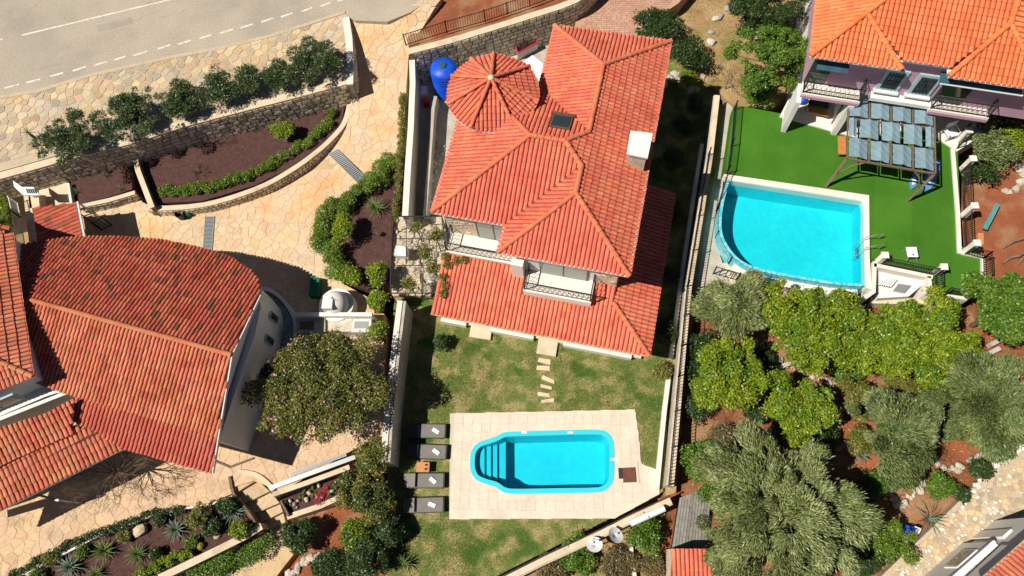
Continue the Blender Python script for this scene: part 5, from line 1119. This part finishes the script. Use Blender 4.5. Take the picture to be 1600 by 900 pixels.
fence('pump_fence', 'dark railing between two white pillars above the pump pit', [P(1372,411,Z_T+.12),P(1459,429,Z_T+.12)], .8, .13); fence('pump_fence', 'short dark railing beside the pump pit running down to the trees', [P(1461,431,Z_T+.12),P(1461,452,Z_T+.12)], .8, .13)
fence('step_railing', 'dark railing by the patio steps right of the white chair', [P(1495,232,Z_T+.1),P(1505,205,Z_T+.1)], .8, .14)
pp = tag(empty('pump_house', P(1410,440,.5)), 'white sloped pump pit roof with vents below the turf railing', 'pump house'); MB().prism([P(1366,420,.9),P(1452,436,.9),P(1420,463,.55),P(1372,466,.55)], -.6).build('slab', 'white', pp)
vq = [P(1382,434,.84),P(1403,437,.84),P(1393,449,.76),P(1371,445,.76)]; vt = MB().prism([p+UP*.02 for p in vq], .6).build('vent', 'bin', pp)
for k in range(6): a = vq[0].lerp(vq[1],(k+.3)/6); b = vq[3].lerp(vq[2],(k+.3)/6); MB().bar(a+UP*.03, b+UP*.03, .07, .03).build('louvre', 'white_metal', vt)
MB().prism([P(1404,443,.84),P(1424,446,.84),P(1414,457,.76),P(1396,454,.76)], .6).build('hatch', 'silver', pp)
MB().prism(PS([(1362,462),(1470,468),(1470,476),(1360,474)], .1), -.6).build('lower_paving', 'cream'); structure(bpy.data.objects['lower_paving'])
t = tag(empty('teal_bench', P(1550,337,.5)), 'weathered teal plank bench lying on the red soil', 'bench'); MB().prism(PS([(1535,356),(1556,317),(1563,320),(1543,359)], .9), .84).build('seat', 'teal', t)
for x,y in ((1541,352),(1556,325)): MB().box(P(x,y,.66), (.05,0,0),(0,.05,0),(0,0,.18)).build('leg', 'wood', t)
o = MB().prism(PS([(1528,364),(1537,364),(1537,382),(1528,381)], .62), .5).build('clay_block', 'terracotta'); tag(o, 'orange clay block on the soil outside the turf railing', 'block')
for i, pts in enumerate(([(1568,388),(1582,378),(1600,372),(1618,362)],[(1566,412),(1580,402),(1592,400),(1612,388)],[(1590,415),(1598,404),(1612,400)])):
    q = [P(x,y,.6+.08*k) for k,(x,y) in enumerate(pts)]; o = MB().tube(q, [.03]+[.07]*(len(q)-2)+[.05], 7).build('dead_branch', 'twig'); tag(o, ['upper grey dead branch lying on the red soil','middle grey dead branch lying on the red soil','smallest grey dead branch at the right frame edge'][i], 'branch')
# ================================================================== BOTTOM EDGE THINGS
def dish(px, py, label, tilt):
    c = P(px,py,1.2); t = tag(empty('satellite_dish', (c.x,c.y,-.3)), label, 'satellite dish', 'satellite dishes below the diagonal wall'); n = Vector(tilt).normalized(); a = n.cross(UP).normalized(); b = n.cross(a); mb = MB()
    for r, dz in ((.02,0),(.2,.02),(.38,.07)):
        for j in range(20): q = 2*math.pi*j/20; mb.v.append(tuple(c+a*r*math.cos(q)+b*r*math.sin(q)*1.06+n*dz))
    for i in range(2):
        for j in range(20): k = (j+1)%20; mb.f.append((i*20+j,i*20+k,(i+1)*20+k,(i+1)*20+j))
    mb.f.append(tuple(range(20))); mb.build('reflector', 'white_metal', t, True); f_ = c+n*.42-b*.1; MB().tube([c-UP*.35*0+b*.38, f_], .015, 5).build('feed_arm', 'silver', t); MB().box(f_, (.04,0,0),(0,.04,0),(0,0,.05)).build('receiver', 'bin', t)
    MB().tube([c-n*.03, c-n*.12-UP*.15, Vector((c.x-n.x*.12,c.y-n.y*.12,-.35))], .03, 6).build('mast', 'silver', t)
dish(961,837,'white satellite dish beside the thin white kerb, turned to the wall',(.5,.35,.8)); dish(929,852,'white satellite dish farther left, seen tilted open to the sky',(-.1,.5,.85))
t = tag(empty('white_pipe', P(1010,803,.5)), 'fat white pipe lying on the diagonal wall at its upper end', 'pipe'); MB().tube([P(985,818,1.0),P(1038,794,1.0)], .16, 14).build('pipe_body', 'white_metal', t)
for x,y in ((992,816),(1031,798)): MB().box(P(x,y,.82), (.08,0,0),(0,.08,0),(0,0,.1)).build('bracket', 'silver', t)
t = tag(empty('white_kerb', P(987,845,-.3)), 'thin white kerb running down to the bottom edge', 'kerb'); MB().bar(P(984,840,-.1), P(992,905,-.1), .16, .3).build('kerb_body', 'coping', t)
dk = tag(empty('plank_deck', P(1085,805,-.1)), 'grey weathered plank deck in front of the big olive tree', 'deck'); A0,A1,B1,B0 = P(1062,778,.15),P(1112,760,.15),P(1104,856,.15),P(1050,856,.15)
for k in range(11): u0, u1 = k/11+.006, (k+1)/11-.006; q = [A0.lerp(A1,u0),A0.lerp(A1,u1),B0.lerp(B1,u1),B0.lerp(B1,u0)]; MB().prism(q, .09).build('plank', 'plank', dk)
MB().prism([p-UP*.06 for p in (A0,A1,B1,B0)], -.4).build('frame_base', 'bin', dk)
sh = tag(empty('shed', P(1085,880,-.3)), 'small shed with pinkish red tile roof at the bottom edge', 'shed'); sq = [P(1052,857,2.0),P(1118,857,2.0),P(1121,930,1.4),P(1045,930,1.4)]; slab_poly('roof', sq, .08, 'tile_base', sh); tile_field('roof_tiles', sq, sq[3], sq[2], sh, 'tile', .2, .36); MB().prism([p-UP*.1 for p in sq], -.4).build('wall', 'cream', sh)
# house in the lower right corner
br = tag(empty('villa', P(1540,900,0)), 'white and lilac house corner with red tile roof at the lower right corner', 'house')
wA, wB = P(1440,945,2.75), P(1553,846,2.75); MB().prism([wA,wB,P(1578,868,2.75),P(1640,960,2.75),P(1500,1010,2.75)], -.3).build('wall', 'white', br)
wd_ = (wB-wA).normalized(); wn_ = Vector((-wd_.y,wd_.x,0)); wn_ = wn_ if wn_.x < 0 else -wn_
MB().bar(wA+UP*.05, wB+UP*.05, .14, .1).build('coping', 'white_metal', br); MB().bar(wA-UP*.12+wn_*.03, wB-UP*.12+wn_*.03, .06, .12).build('band', 'lilac', br)
wc = on_plane(1502,874,wA,wB,wA-UP); wn = MB().box(wc+wn_*.02, wd_*.62, wn_*.04, UP*.55).build('window', 'white_metal', br); MB().box(wc+wn_*.05, wd_*.5, wn_*.03, UP*.43).build('pane', 'dark_glass', wn)
MB().bar(wA-wn_*.55+UP*.02, wB-wn_*.55+UP*.02, .7, .04).build('gravel_strip', 'gravel', br); MB().bar(wA-wn_*1.0+UP*.1, wB-wn_*1.0+UP*.1, .1, .2).build('inner_kerb', 'cream', br)
MB().prism([P(1578,868,4.2),P(1640,805,4.2),P(1720,900,4.2),P(1640,960,4.2)], -.3).build('rear_wall', 'white', br); MB().prism(PS([(1566,838),(1580,826),(1586,833),(1572,845)], 2.6), -.3).build('pier', 'white', br)
rq = [P(1528,912,5.6),P(1610,840,5.6),P(1700,900,6.4),P(1600,990,6.4)]; rfo = slab_poly('roof', rq, .08, 'tile_base', br); tile_field('roof_tiles', rq, rq[0], rq[1], rfo, 'tile_red', .2, .36); MB().bar(rq[0]-UP*.03, rq[1]-UP*.03, .16, .1).build('gutter', 'cream', rfo); MB().prism([P(1545,915,5.5),P(1615,850,5.5),P(1700,900,5.5),P(1600,990,5.5)], 3.3).build('upper_wall', 'white', br)

# ================================================================== PLANTS
sh_g = 'shrubs along the top of the retaining wall'
for px,py,r,h,lab in ((105,212,45,1.7,'dark oleander shrub at the left end of the row on the wall'),(205,176,46,1.9,'largest oleander shrub, second from the left on the wall'),(278,160,31,1.4,'low oleander shrub third from the left on the wall'),(338,138,30,1.6,'oleander shrub in the middle of the row on the wall'),(392,126,22,1.4,'narrow oleander shrub third from the right on the wall'),(432,118,22,1.4,'narrow oleander shrub second from the right on the wall'),(488,98,37,1.8,'broad oleander shrub at the right end of the row on the wall')):
    tree('oleander_shrub', lab, 'shrub', px, py, r*1.2, h, Z_UP, 9500 if r > 30 else 5200, .15, 'lf_oleander', .3, .75, 46, .36, sh_g, trunk_r=.04, crown_h=h*.85)
rosette('young_palm', 'small yellowish palm left of the oleander row', 45, 208, Z_UP, 15, 16, 'lf_cycad', .05, .5, None, .5, 'palm')
rosette('cycad', 'feathery cycad in the mulch beside the curved hedge', 587, 325, Z_DR+.06, 23, 34, 'lf_cycad', .045, .35)
rosette('cycad', 'cycad at the bottom edge left of the lawn', 628, 882, 0, 20, 30, 'lf_cycad', .06, .4)
for x,y,r,m,w_,lab in ((276,828,21,'lf_agave',.07,'grey green agave right of the boulder in the lower bed'),(112,886,24,'lf_agave',.07,'grey green agave at the bottom of the lower bed'),(165,861,24,'lf_cycad',.06,'cycad in the middle of the lower bed'),(216,866,22,'lf_cycad',.06,'cycad between the boulder and the bottom edge'),(152,897,18,'lf_cycad',.06,'small dark cycad touching the bottom edge'),(367,800,24,'lf_agave',.05,'spiky dark plant at the top of the curved stairs')):
    rosette('agave' if m == 'lf_agave' else 'cycad', lab, x, y, Z_DR-.12, r, 32, m, w_, .45, None, .12)
for x,y,r,lab in ((120,318-18,9,'tuft of strap leaves in the small bed by the gate'),(165,275,10,'spiky tuft in the small bed under the retaining wall'),(188,296,9,'spiky tuft near the cap of the small bed')): rosette('strap_plant', lab, x, y, Z_BED, r, 14, 'lf_cycad', .05, .8, None, .05)
c = [PZ(x,y,lambda X,Y: Z_DR+.05) for x,y in ((630,252),(606,268),(575,296),(545,322),(520,340),(511,365),(514,395),(524,420),(540,440))]
hedge('clipped_hedge', 'curved clipped green hedge along the edge of the driveway', catmull([tuple(p) for p in c], 3), 1.25, .9, 'lf_hedge', 34000, .09)
hb_ = catmull([tuple(P(x,y,Z_BED)) for x,y in ((254,302),(300,298),(350,289),(400,272),(440,250),(480,226),(510,200),(525,178))], 3)
hedge('low_hedge', 'low green hedge along the cap of the long planting bed', hb_, .68, .35, 'lf_hedge', 18000, .08)
hedge('clipped_hedge', 'bright clipped hedge below the agave bed at the bottom', [P(262,918,Z_LOW),P(300,900,Z_LOW),P(345,880,Z_LOW),P(390,860,Z_LOW),P(424,844,Z_LOW)], 1.3, .75, 'lf_green', 12000, .085)
hedge('yellow_hedge', 'yellow green hedge left of the white railing by the gate', [P(18,285,Z_DR),P(20,320,Z_DR),P(24,365,Z_DR),P(25,385,Z_DR)], .8, 1.5, 'lf_lime', 6500, .09)
hedge('trailing_plants', 'trailing plants hanging over the wall beside the driveway', [P(631,150,1.6),P(629,200,1.6),P(627,260,1.5),P(622,320,1.3),P(617,345,1.2)], .45, .5, 'lf_boug', 7500, .08)
hedge('bed_plants', 'row of small mixed bushes along the kerb of the lower bed', [P(x,y,Z_DR-.1) for x,y in ((15,905),(60,880),(105,855),(150,838),(200,818),(240,804),(290,798))], .5, .35, 'lf_dark', 8000, .08, cat='bush')
hedge('bed_plants', 'yellowish low bushes along the inner wall of the lower bed', [P(x,y,Z_DR-.1) for x,y in ((215,900),(250,885),(280,868),(305,862))], .5, .4, 'lf_lime', 5000, .08, cat='bush')
T = tree
T('green_bush', 'bright green bush in the long bed below the oleanders', 'bush', 445,203,21,1.1,Z_BED,3800,.12,'lf_lime',k=22,rc=.28,trunk_r=.05)
T('round_shrub', 'dark round clipped shrub below the cactus planter', 'shrub', 466,835,27,1.6,Z_LOW,9000,.10,'lf_dark',k=60,rc=.25,crown_h=1.5,trunk_r=.08,hollow=.75)
T('ball_shrub', 'tiny ball shrub at the outer edge of the curved hedge', 'shrub', 497,362,8,.5,Z_DR,1200,.06,'lf_dark',k=16,rc=.1,crown_h=.45,trunk_r=.03)
T('brown_shrub', 'small brown ball shrub in the mulch below the cycad', 'shrub', 592,365,6,.4,Z_DR+.06,600,.06,'lf_dry',k=10,rc=.1,crown_h=.35,trunk_r=.02)
T('lime_shrub', 'lime green bush inside the widest part of the curved hedge', 'bush', 535,358,20,1.5,Z_DR,4500,.11,'lf_lime',k=24,rc=.3,ry=1.6,trunk_r=.06)
T('lime_shrub', 'lime green bush at the lower end of the curved hedge', 'bush', 548,428,19,1.1,Z_DR,4000,.11,'lf_lime',k=22,rc=.28,trunk_r=.05)
T('lime_shrub', 'lime green bush between the mulch bed and wire pergola', 'bush', 590,430,17,1.4,Z_DR,4000,.11,'lf_lime',k=22,rc=.28,trunk_r=.05,ry=1.3)
T('lime_shrub', 'lime green bush right of the outdoor oven', 'bush', 590,472,17,1.8,Z_DR,4200,.11,'lf_lime',k=22,rc=.28,trunk_r=.05,ry=1.3)
T('lime_shrub', 'lime green bush overhanging the boundary wall below the sink', 'bush', 591,520,17,2.1,Z_DR,4200,.11,'lf_lime',k=24,rc=.28,trunk_r=.06)
T('flowering_tree', 'large spreading tree with pink blossoms below the outdoor kitchen', 'tree', 500,606,112,3.4,Z_DR,46000,.12,'lf_boug',asp=.5,k=170,rc=.5,ry=.84,trunk_r=.13,crown_h=1.7,flowers=('pink',260,.14),mix=('lf_dark',9000))
T('dark_bush', 'dark bush at the foot of the shaded gable wall', 'bush', 418,590,26,1.6,Z_DR,5000,.11,'lf_dark',k=26,rc=.32,trunk_r=.06,ry=1.4)
for x,y,r,h,lab,m in ((585,715,26,2.6,'leafy tree at the lower end of the boundary wall','lf_boug'),(560,770,34,2.4,'yellow green tree right of the cactus planter','lf_boug'),(590,790,26,2.2,'tree with red berries beside the shaded strip','lf_boug'),(555,835,24,1.8,'yellow bush below the red berry tree','lf_lime'),(575,870,34,2.0,'dark leafy bush at the bottom left of the lawn strip','lf_dark'),(520,885,24,1.4,'dark bush among pale rocks at the bottom edge','lf_dark'),(610,830,18,1.6,'narrow bush in the shaded strip beside the lawn','lf_dark')):
    T('garden_tree', lab, 'tree', x,y,r*1.15,h+.3,Z_LOW,9000,.11,m,k=46,rc=.34,trunk_r=.07,crown_h=h*.75,mix=('lf_dark',2500),flowers=('redflower',40,.12) if 'red' in lab or 'yellow green' in lab else None)
def bare(name, label, px, py, rpx, base, h, n=9, r0=.05, m='twig', cat='tree'):
    c = P(px,py,base+h*.6); t = tag(empty(name, (c.x,c.y,base)), label, cat); mb = MB(); R0 = (P(px+rpx,py,base+h*.6)-c).length; b = Vector((c.x,c.y,base)); tr = b+UP*h*.35; mb.tube([b-UP*.05, tr], [r0, r0*.8], 7)
    def grow(p, d, L, r, lev):
        q = p+d*L; mb.tube([p, (p+q)/2+Vector((random.uniform(-.05,.05),random.uniform(-.05,.05),random.uniform(-.04,.06))), q], [r, r*.8, r*.55], 4 if lev else 5, False)
        if lev < 4:
            for _ in range(random.choice((2,3,3))):
                dd = (d+Vector((random.uniform(-.8,.8),random.uniform(-.8,.8),random.uniform(-.25,.5)))).normalized(); grow(q, dd, L*random.uniform(.6,.85), r*.6, lev+1)
    for k in range(n): a = 6.283*k/n+random.uniform(-.3,.3); grow(tr, Vector((math.cos(a),math.sin(a),random.uniform(.3,1.1))).normalized(), R0*.42*random.uniform(.7,1.1), r0*.55, 0)
    mb.build('branches', m, t); return t, mb
bare('bare_tree', 'leafless brown tree beside the lower left roof', 165,735, 70, Z_DR, 3.6, 30, .05)
bare('bare_tree', 'leafless shrub on the terrace near the gable corner', 268,702, 20, Z_DR, 1.6, 6, .03)
for x,y,r,lab in ((335,215,16,'leafless shrub against the retaining wall left of the bright bush'),(378,195,14,'leafless shrub against the retaining wall above the bright bush'),(298,262,14,'small leafless plant in the long mulch bed'),(500,170,10,'thin plant with stakes at the right of the long bed')): bare('bare_shrub', lab, x,y,r,Z_BED,1.1,5,.03, 'twig', 'shrub')
bare('dry_vine', 'dry vine tangled over the wire pergola', 650,378,34,.3,2.6,9,.04,'twig','vine'); bare('dry_vine', 'dry vine near the lower end of the wire pergola', 660,432,30,.3,2.4,8,.04,'twig','vine')
for x,y,r in ((680,370,14),(650,355,12),(678,420,14),(640,445,12),(665,395,12)): T('vine_foliage', {680:'green vine foliage beside the left balcony',650:'green vine foliage at the top of the wire pergola',678:'green vine foliage beside the porch roof corner',640:'green vine foliage at the foot of the wire pergola',665:'green vine foliage in the middle of the wire pergola'}[x],'vine',x,y,r,2.4,.2,900,.1,'lf_boug',k=12,rc=.25,trunk_r=.03,crown_h=.8)
vc = np.array([tuple(HF(d,s,2.75+(16-s)*TQ)) for d,s in ((9.2,13.2),(9.0,13.6),(9.1,14.2),(8.9,14.6),(8.6,13.3),(8.9,15.0),(8.2,13.2))]); vo = link('creeper', np_mesh('creeper', leaf_cloud(vc, np.full(7,.24), 900, .09, .6), 4, 'lf_boug')); tag(vo, 'leafy creeper climbing over the left corner of the porch roof', 'creeper')
# right garden
GR = 'lime green fruit trees in the right garden'
for x,y,r,h,lab,n in ((1265,508,72,3.3,'large lime green tree directly below the aqua pool',30000),(1362,545,48,2.9,'yellow green tree in the middle of the right garden',17000),(1440,532,72,3.1,'yellow green tree below the pump pit',28000),(1572,478,54,3.2,'green tree at the right edge below the turf corner',18000),(1138,585,56,3.2,'lime green tree beside the picket fence',21000),(1243,637,50,2.6,'small lime green tree above the blue agaves',15000)):
    T('fruit_tree', lab, 'tree', x,y,r*1.2,h+.8,Z_G,int(n*1.45),.135,'lf_lime' if x != 1572 else 'lf_green',asp=.55,k=int(90*(r/60)**2),rc=.42,group=GR,trunk_r=.11,crown_h=h*.68,mix=('lf_green',int(n*.3)))
OL = 'olive trees in the right garden'
for x,y,r,h,lab,n,ry,m in ((1150,478,56,3.0,'grey olive tree between the picket fence and the aqua pool',26000,.75,'lf_olive'),(1215,800,118,4.6,'huge grey green olive tree at the bottom of the picture',80000,.95,'lf_olive'),(1545,630,82,3.6,'grey olive tree at the right edge of the picture',46000,.9,'lf_olive_d'),(1400,672,62,3.2,'dark olive tree in the middle of the terraced garden',32000,1.15,'lf_olive_d')):
    T('olive_tree', lab, 'tree', x,y,r*1.18,h+.8,Z_G,int(n*1.7),.20,m,asp=.20,out=.6,comb=True,k=int(110*(r/80)**1.6),rc=.45,group=OL,ry=ry,trunk_r=.16,crown_h=h*.62,mix=('lf_olive_d' if m == 'lf_olive' else 'lf_olive',int(n*.3)),jit=.5)
T('flowering_shrub', 'loose shrub with mauve blossoms left of the dark olive', 'shrub', 1345,628,40,2.0,Z_G,11000,.12,'lf_boug',k=46,rc=.34,trunk_r=.07,flowers=('mauve',240,.13),mix=('lf_dark',3000))
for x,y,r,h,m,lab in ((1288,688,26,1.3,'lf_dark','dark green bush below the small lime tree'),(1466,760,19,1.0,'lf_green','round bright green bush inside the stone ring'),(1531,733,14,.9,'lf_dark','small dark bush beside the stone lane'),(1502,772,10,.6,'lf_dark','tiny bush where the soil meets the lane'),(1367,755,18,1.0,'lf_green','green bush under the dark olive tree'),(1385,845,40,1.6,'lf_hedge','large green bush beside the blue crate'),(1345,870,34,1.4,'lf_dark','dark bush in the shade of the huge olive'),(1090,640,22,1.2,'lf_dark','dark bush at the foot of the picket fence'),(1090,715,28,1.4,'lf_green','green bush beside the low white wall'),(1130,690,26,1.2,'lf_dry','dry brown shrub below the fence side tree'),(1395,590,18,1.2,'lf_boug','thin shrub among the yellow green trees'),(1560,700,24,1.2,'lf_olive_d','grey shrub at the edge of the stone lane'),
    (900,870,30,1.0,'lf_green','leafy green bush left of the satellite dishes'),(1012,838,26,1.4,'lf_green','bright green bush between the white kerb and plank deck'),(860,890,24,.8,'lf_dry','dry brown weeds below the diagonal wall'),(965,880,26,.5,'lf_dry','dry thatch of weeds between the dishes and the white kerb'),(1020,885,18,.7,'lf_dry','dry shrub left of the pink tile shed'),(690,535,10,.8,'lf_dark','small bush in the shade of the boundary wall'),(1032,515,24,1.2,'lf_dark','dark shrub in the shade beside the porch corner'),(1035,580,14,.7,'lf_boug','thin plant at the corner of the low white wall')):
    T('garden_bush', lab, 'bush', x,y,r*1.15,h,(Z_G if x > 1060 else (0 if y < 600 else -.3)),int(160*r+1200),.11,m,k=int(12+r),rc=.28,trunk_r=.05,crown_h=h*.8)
for x,y,r,h,m,lab in ((1212,88,66,4.8,'lf_green','tall bright green tree left of the lilac villa'),(1192,12,64,5.0,'lf_dark','dark tree at the top edge left of the lilac villa'),(1185,145,26,1.4,'lf_green','green bush above the corner of the turf'),(1030,40,38,1.8,'lf_dark','dark purple shrub right of the roof corner'),(1078,85,32,1.8,'lf_dark','dark green shrub below the purple shrub'),(1075,125,12,1.0,'lf_lime','small bright shrub in the dry garden'),(1000,35,14,1.2,'lf_dark','small dark bush at the end of the block drive')):
    T('north_tree', lab, 'tree', x,y,r*1.1,h,.25,int(r*r*4.2+1500),.13,m,k=int(14+r*.9),rc=.4,trunk_r=.09,crown_h=h*.7,mix=('lf_green',int(r*r*.8)) if m == 'lf_lime' else None)
for x,y,r,h,m,lab in ((1550,232,40,2.2,'lf_olive_d','greyish shrub right of the white chair'),(1590,215,34,2.0,'lf_lime','yellow leafy shrub at the right edge by the rocks'),(1570,180,40,2.2,'lf_dark','dark shrub under the right balcony'),(1530,265,26,1.4,'lf_dark','dark shrub outside the white pillars')):
    T('east_shrub', lab, 'shrub', x,y,r*1.15,h,.5,int(r*r*3.6),.12,m,k=int(14+r*.7),rc=.36,trunk_r=.07,crown_h=h*.75)
bare('dry_bush', 'tangled dry branches at the top end of the side path', 1140,120,30,.3,1.8,9,.035,'twig','shrub'); bare('dead_bush', 'dead branches among weeds under the fence side tree', 1140,660,34,Z_G,1.4,9,.03,'twig','shrub')
for x,y,lab in ((1205,678,'blue green agave below the small lime tree'),(1222,668,'second blue green agave nearer the lime tree'),(1345,712,'variegated agave beside the dark olive tree')): rosette('agave', lab, x,y,Z_G+.05,17,22,'lf_agave',.09,.5,None,.08)
rosette('fan_palm', 'fan of narrow grey leaves beside the blue crate', 1450,812, Z_G+.1, 34, 18, 'lf_agave', .03, .3, None, .2, 'palm')
t = tag(empty('blue_crate', P(1422,828,Z_G)), 'blue plastic crate with a white lid beside the lane', 'crate'); MB().prism(PS([(1412,820),(1430,824),(1428,835),(1411,831)], .25), -.3).build('crate_body', 'blue', t); MB().prism(PS([(1430,822),(1440,826),(1436,835),(1429,833)], .2), -.3).build('lid', 'white_metal', t); MB().prism(PS([(1416,834),(1426,837),(1423,843),(1415,840)], .2), -.3).build('box', 'white_metal', t)
# terraces of stones in the right garden
sg = 0
def stone_row(name, label, pts, n, s0, z, m='rubble', sz=.55):
    t = tag(empty(name, P(*pts[0],z)), label, 'rocks'); q = catmull([tuple(P(x,y,z)) for x,y in pts], 8)
    for k in range(n): p = q[int(k*(len(q)-1)/max(1,n-1))]; s = s0*random.uniform(.6,1.35); rock('rock', m, t, p+Vector((random.uniform(-.12,.12),random.uniform(-.12,.12),s*.12)), s, s*random.uniform(.65,1), s*sz)
stone_row('stone_edging', 'row of pale rocks edging the red soil beside the stone lane', [(1455,722),(1485,735),(1515,722),(1530,716)], 20, .36, Z_G)
stone_row('stone_edging', 'ring of pale rocks left of the round bright bush', [(1390,760),(1400,790),(1425,775),(1440,760),(1448,740)], 24, .34, Z_G)
stone_row('stone_edging', 'white rocks along the edge of the stone lane', [(1505,785),(1530,755),(1560,728),(1598,698)], 26, .36, .0, 'coping', .5)
stone_row('stone_edging', 'rocks across the red soil below the large lime tree', [(1205,560),(1240,578),(1280,590),(1310,600)], 20, .3, Z_G)
stone_row('stone_edging', 'rocks scattered on the path left of the mauve shrub', [(1300,680),(1312,650),(1300,700),(1330,690)], 16, .3, Z_G)
stone_row('stone_edging', 'pale rocks at the bottom edge below the round shrub', [(450,900),(470,882),(490,870),(510,872)], 24, .42, Z_LOW)
stone_row('stone_edging', 'pale rocks at the right edge among the shrubs', [(1575,240),(1590,260),(1600,285),(1570,300)], 16, .5, .5)
stone_row('stone_edging', 'pale rocks in the dry garden above the turf', [(1040,130),(1060,118),(1090,140),(1120,30),(1150,10)], 22, .5, .25)
for x,y,s,lab in ((222,829,.62,'tan boulder in the middle of the lower mulch bed'),(340,838,.3,'small tan boulder at the right of the lower bed'),(48,897,.32,'small boulder at the bottom left of the lower bed')): o = rock('boulder', 'boulder', None, P(x,y,Z_DR-.12)+UP*s*.25, s*1.3, s, s*.8); tag(o, lab, 'boulder')
o = rock('cushion_plant', 'lf_yellow', None, P(316,853,Z_DR-.12)+UP*.12, .4, .35, .35); tag(o, 'small yellow round plant near the inner wall of the lower bed', 'plant')
for i,(a,b) in enumerate((((1195,583),(1250,562)),((1315,640),(1360,622)),((1395,755),(1425,740)),((1545,540),(1600,512)),((1500,575),(1560,545)))):
    o = MB().bar(P(*a,Z_G+.25), P(*b,Z_G+.25), .22, .35).build('terrace_kerb', 'concrete'); tag(o, ['concrete edge left of the large lime tree trunk','concrete edge beside the mauve shrub','concrete edge below the dark olive','upper concrete edge at the right of the garden','lower concrete edge at the right of the garden'][i], 'kerb')
blades('weeds', PS([(1062,440),(1720,480),(1720,960),(1060,960)], Z_G), lambda x,y: znoise(x,y), 26000, 'blade_dry', .09, None, (), 'dry weeds and litter over the red garden soil', 'weeds')
blades('bank_weeds', PS([(1048,783),(920,844),(780,911),(760,960),(1040,960)], -.3), -.3, 9000, 'blade_dry', .1, None, (), 'dry weeds below the diagonal wall', 'weeds')
blades('north_weeds', PS([(1040,-40),(1270,-40),(1250,150),(1150,160),(1056,95)], .25), .25, 9000, 'blade_dry', .1, None, (), 'dry weeds in the garden above the turf', 'weeds')

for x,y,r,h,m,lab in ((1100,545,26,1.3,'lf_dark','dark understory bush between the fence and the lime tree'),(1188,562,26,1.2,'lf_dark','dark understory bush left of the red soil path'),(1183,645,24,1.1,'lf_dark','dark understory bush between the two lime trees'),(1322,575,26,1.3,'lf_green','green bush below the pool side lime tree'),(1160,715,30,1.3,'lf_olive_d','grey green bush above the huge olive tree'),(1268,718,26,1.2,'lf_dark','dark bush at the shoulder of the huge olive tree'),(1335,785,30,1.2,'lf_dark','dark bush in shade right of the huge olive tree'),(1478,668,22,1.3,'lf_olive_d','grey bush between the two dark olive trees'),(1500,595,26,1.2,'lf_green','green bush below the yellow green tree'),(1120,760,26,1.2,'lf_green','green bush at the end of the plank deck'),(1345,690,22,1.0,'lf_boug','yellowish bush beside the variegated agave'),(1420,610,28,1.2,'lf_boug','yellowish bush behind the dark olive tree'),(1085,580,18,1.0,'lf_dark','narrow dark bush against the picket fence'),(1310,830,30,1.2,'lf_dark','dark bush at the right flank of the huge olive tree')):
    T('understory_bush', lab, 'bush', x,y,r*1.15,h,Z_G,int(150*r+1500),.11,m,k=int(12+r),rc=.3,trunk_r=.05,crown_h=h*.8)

t = tag(empty('loose_stones', P(1500,830,.15)), 'loose white stones scattered over the stone lane', 'rocks')
for k in range(90):
    x = random.uniform(1400,1600); y = 905-(x-1392)*.93+random.uniform(-12,75); s_ = random.uniform(.08,.24)
    if y < 905 and inside(P(x,y,.15), lw): rock('rock', 'coping', t, P(x,y,.17)+UP*.02, s_, s_*.8, s_*.5)

for nm, px_, z_, n_, lab in (('bed_litter', [(235,316),(317,312),(400,287),(455,260),(490,234),(518,210),(532,190),(534,140),(400,178),(300,203),(210,234)], Z_BED, 2600, 'leaf litter on the mulch of the long upper bed'),('bed_litter', [(0,925),(60,887),(150,840),(250,802),(330,790),(360,778),(385,803),(408,828),(260,896),(120,970)], Z_DR-.12, 3200, 'leaf litter on the mulch of the lower agave bed'),('bed_litter', [(622,255),(600,272),(565,308),(530,338),(518,368),(540,438),(600,436),(610,380)], Z_DR+.06, 1400, 'leaf litter on the mulch inside the curved hedge')):
    blades(nm, PS(px_, z_), z_+.01, n_, 'lf_dry', .06, None, (), lab, 'litter')
blades('fallen_leaves', turf_w, Z_T+.012, 260, 'lf_dry', .07, None, (), 'few fallen leaves lying on the artificial turf', 'leaves')
for x,y,r,h,m,lab in ((130,862,11,.5,'lf_green','small green cushion plant left of the middle cycad'),(195,838,11,.5,'lf_boug','low yellowish plant left of the tan boulder'),(250,812,12,.5,'lf_dark','dark cushion plant above the grey agave'),(310,806,20,1.2,'lf_boug','tall yellow leaved shrub at the head of the lower bed'),(330,825,15,.7,'lf_dark','dark cushion plant below the yellow leaved shrub'),(375,830,17,.9,'lf_lime','lime green bush at the right tip of the lower bed'),(243,868,12,.5,'lf_dark','dark low plant right of the second cycad'),(300,845,10,.4,'lf_green','green tuft near the small yellow plant'),(80,876,12,.5,'lf_boug','yellowish cushion plant above the bottom agave'),(55,905,14,.6,'lf_green','green cushion plant at the bottom left corner'),(355,790,16,.8,'lf_dark','dark shrub beside the head of the stairs')):
    T('bed_bush', lab, 'bush', x,y,r*1.1,h,Z_DR-.12,int(120*r+500),.09,m,k=int(10+r),rc=.17,trunk_r=.03,crown_h=h*.8)
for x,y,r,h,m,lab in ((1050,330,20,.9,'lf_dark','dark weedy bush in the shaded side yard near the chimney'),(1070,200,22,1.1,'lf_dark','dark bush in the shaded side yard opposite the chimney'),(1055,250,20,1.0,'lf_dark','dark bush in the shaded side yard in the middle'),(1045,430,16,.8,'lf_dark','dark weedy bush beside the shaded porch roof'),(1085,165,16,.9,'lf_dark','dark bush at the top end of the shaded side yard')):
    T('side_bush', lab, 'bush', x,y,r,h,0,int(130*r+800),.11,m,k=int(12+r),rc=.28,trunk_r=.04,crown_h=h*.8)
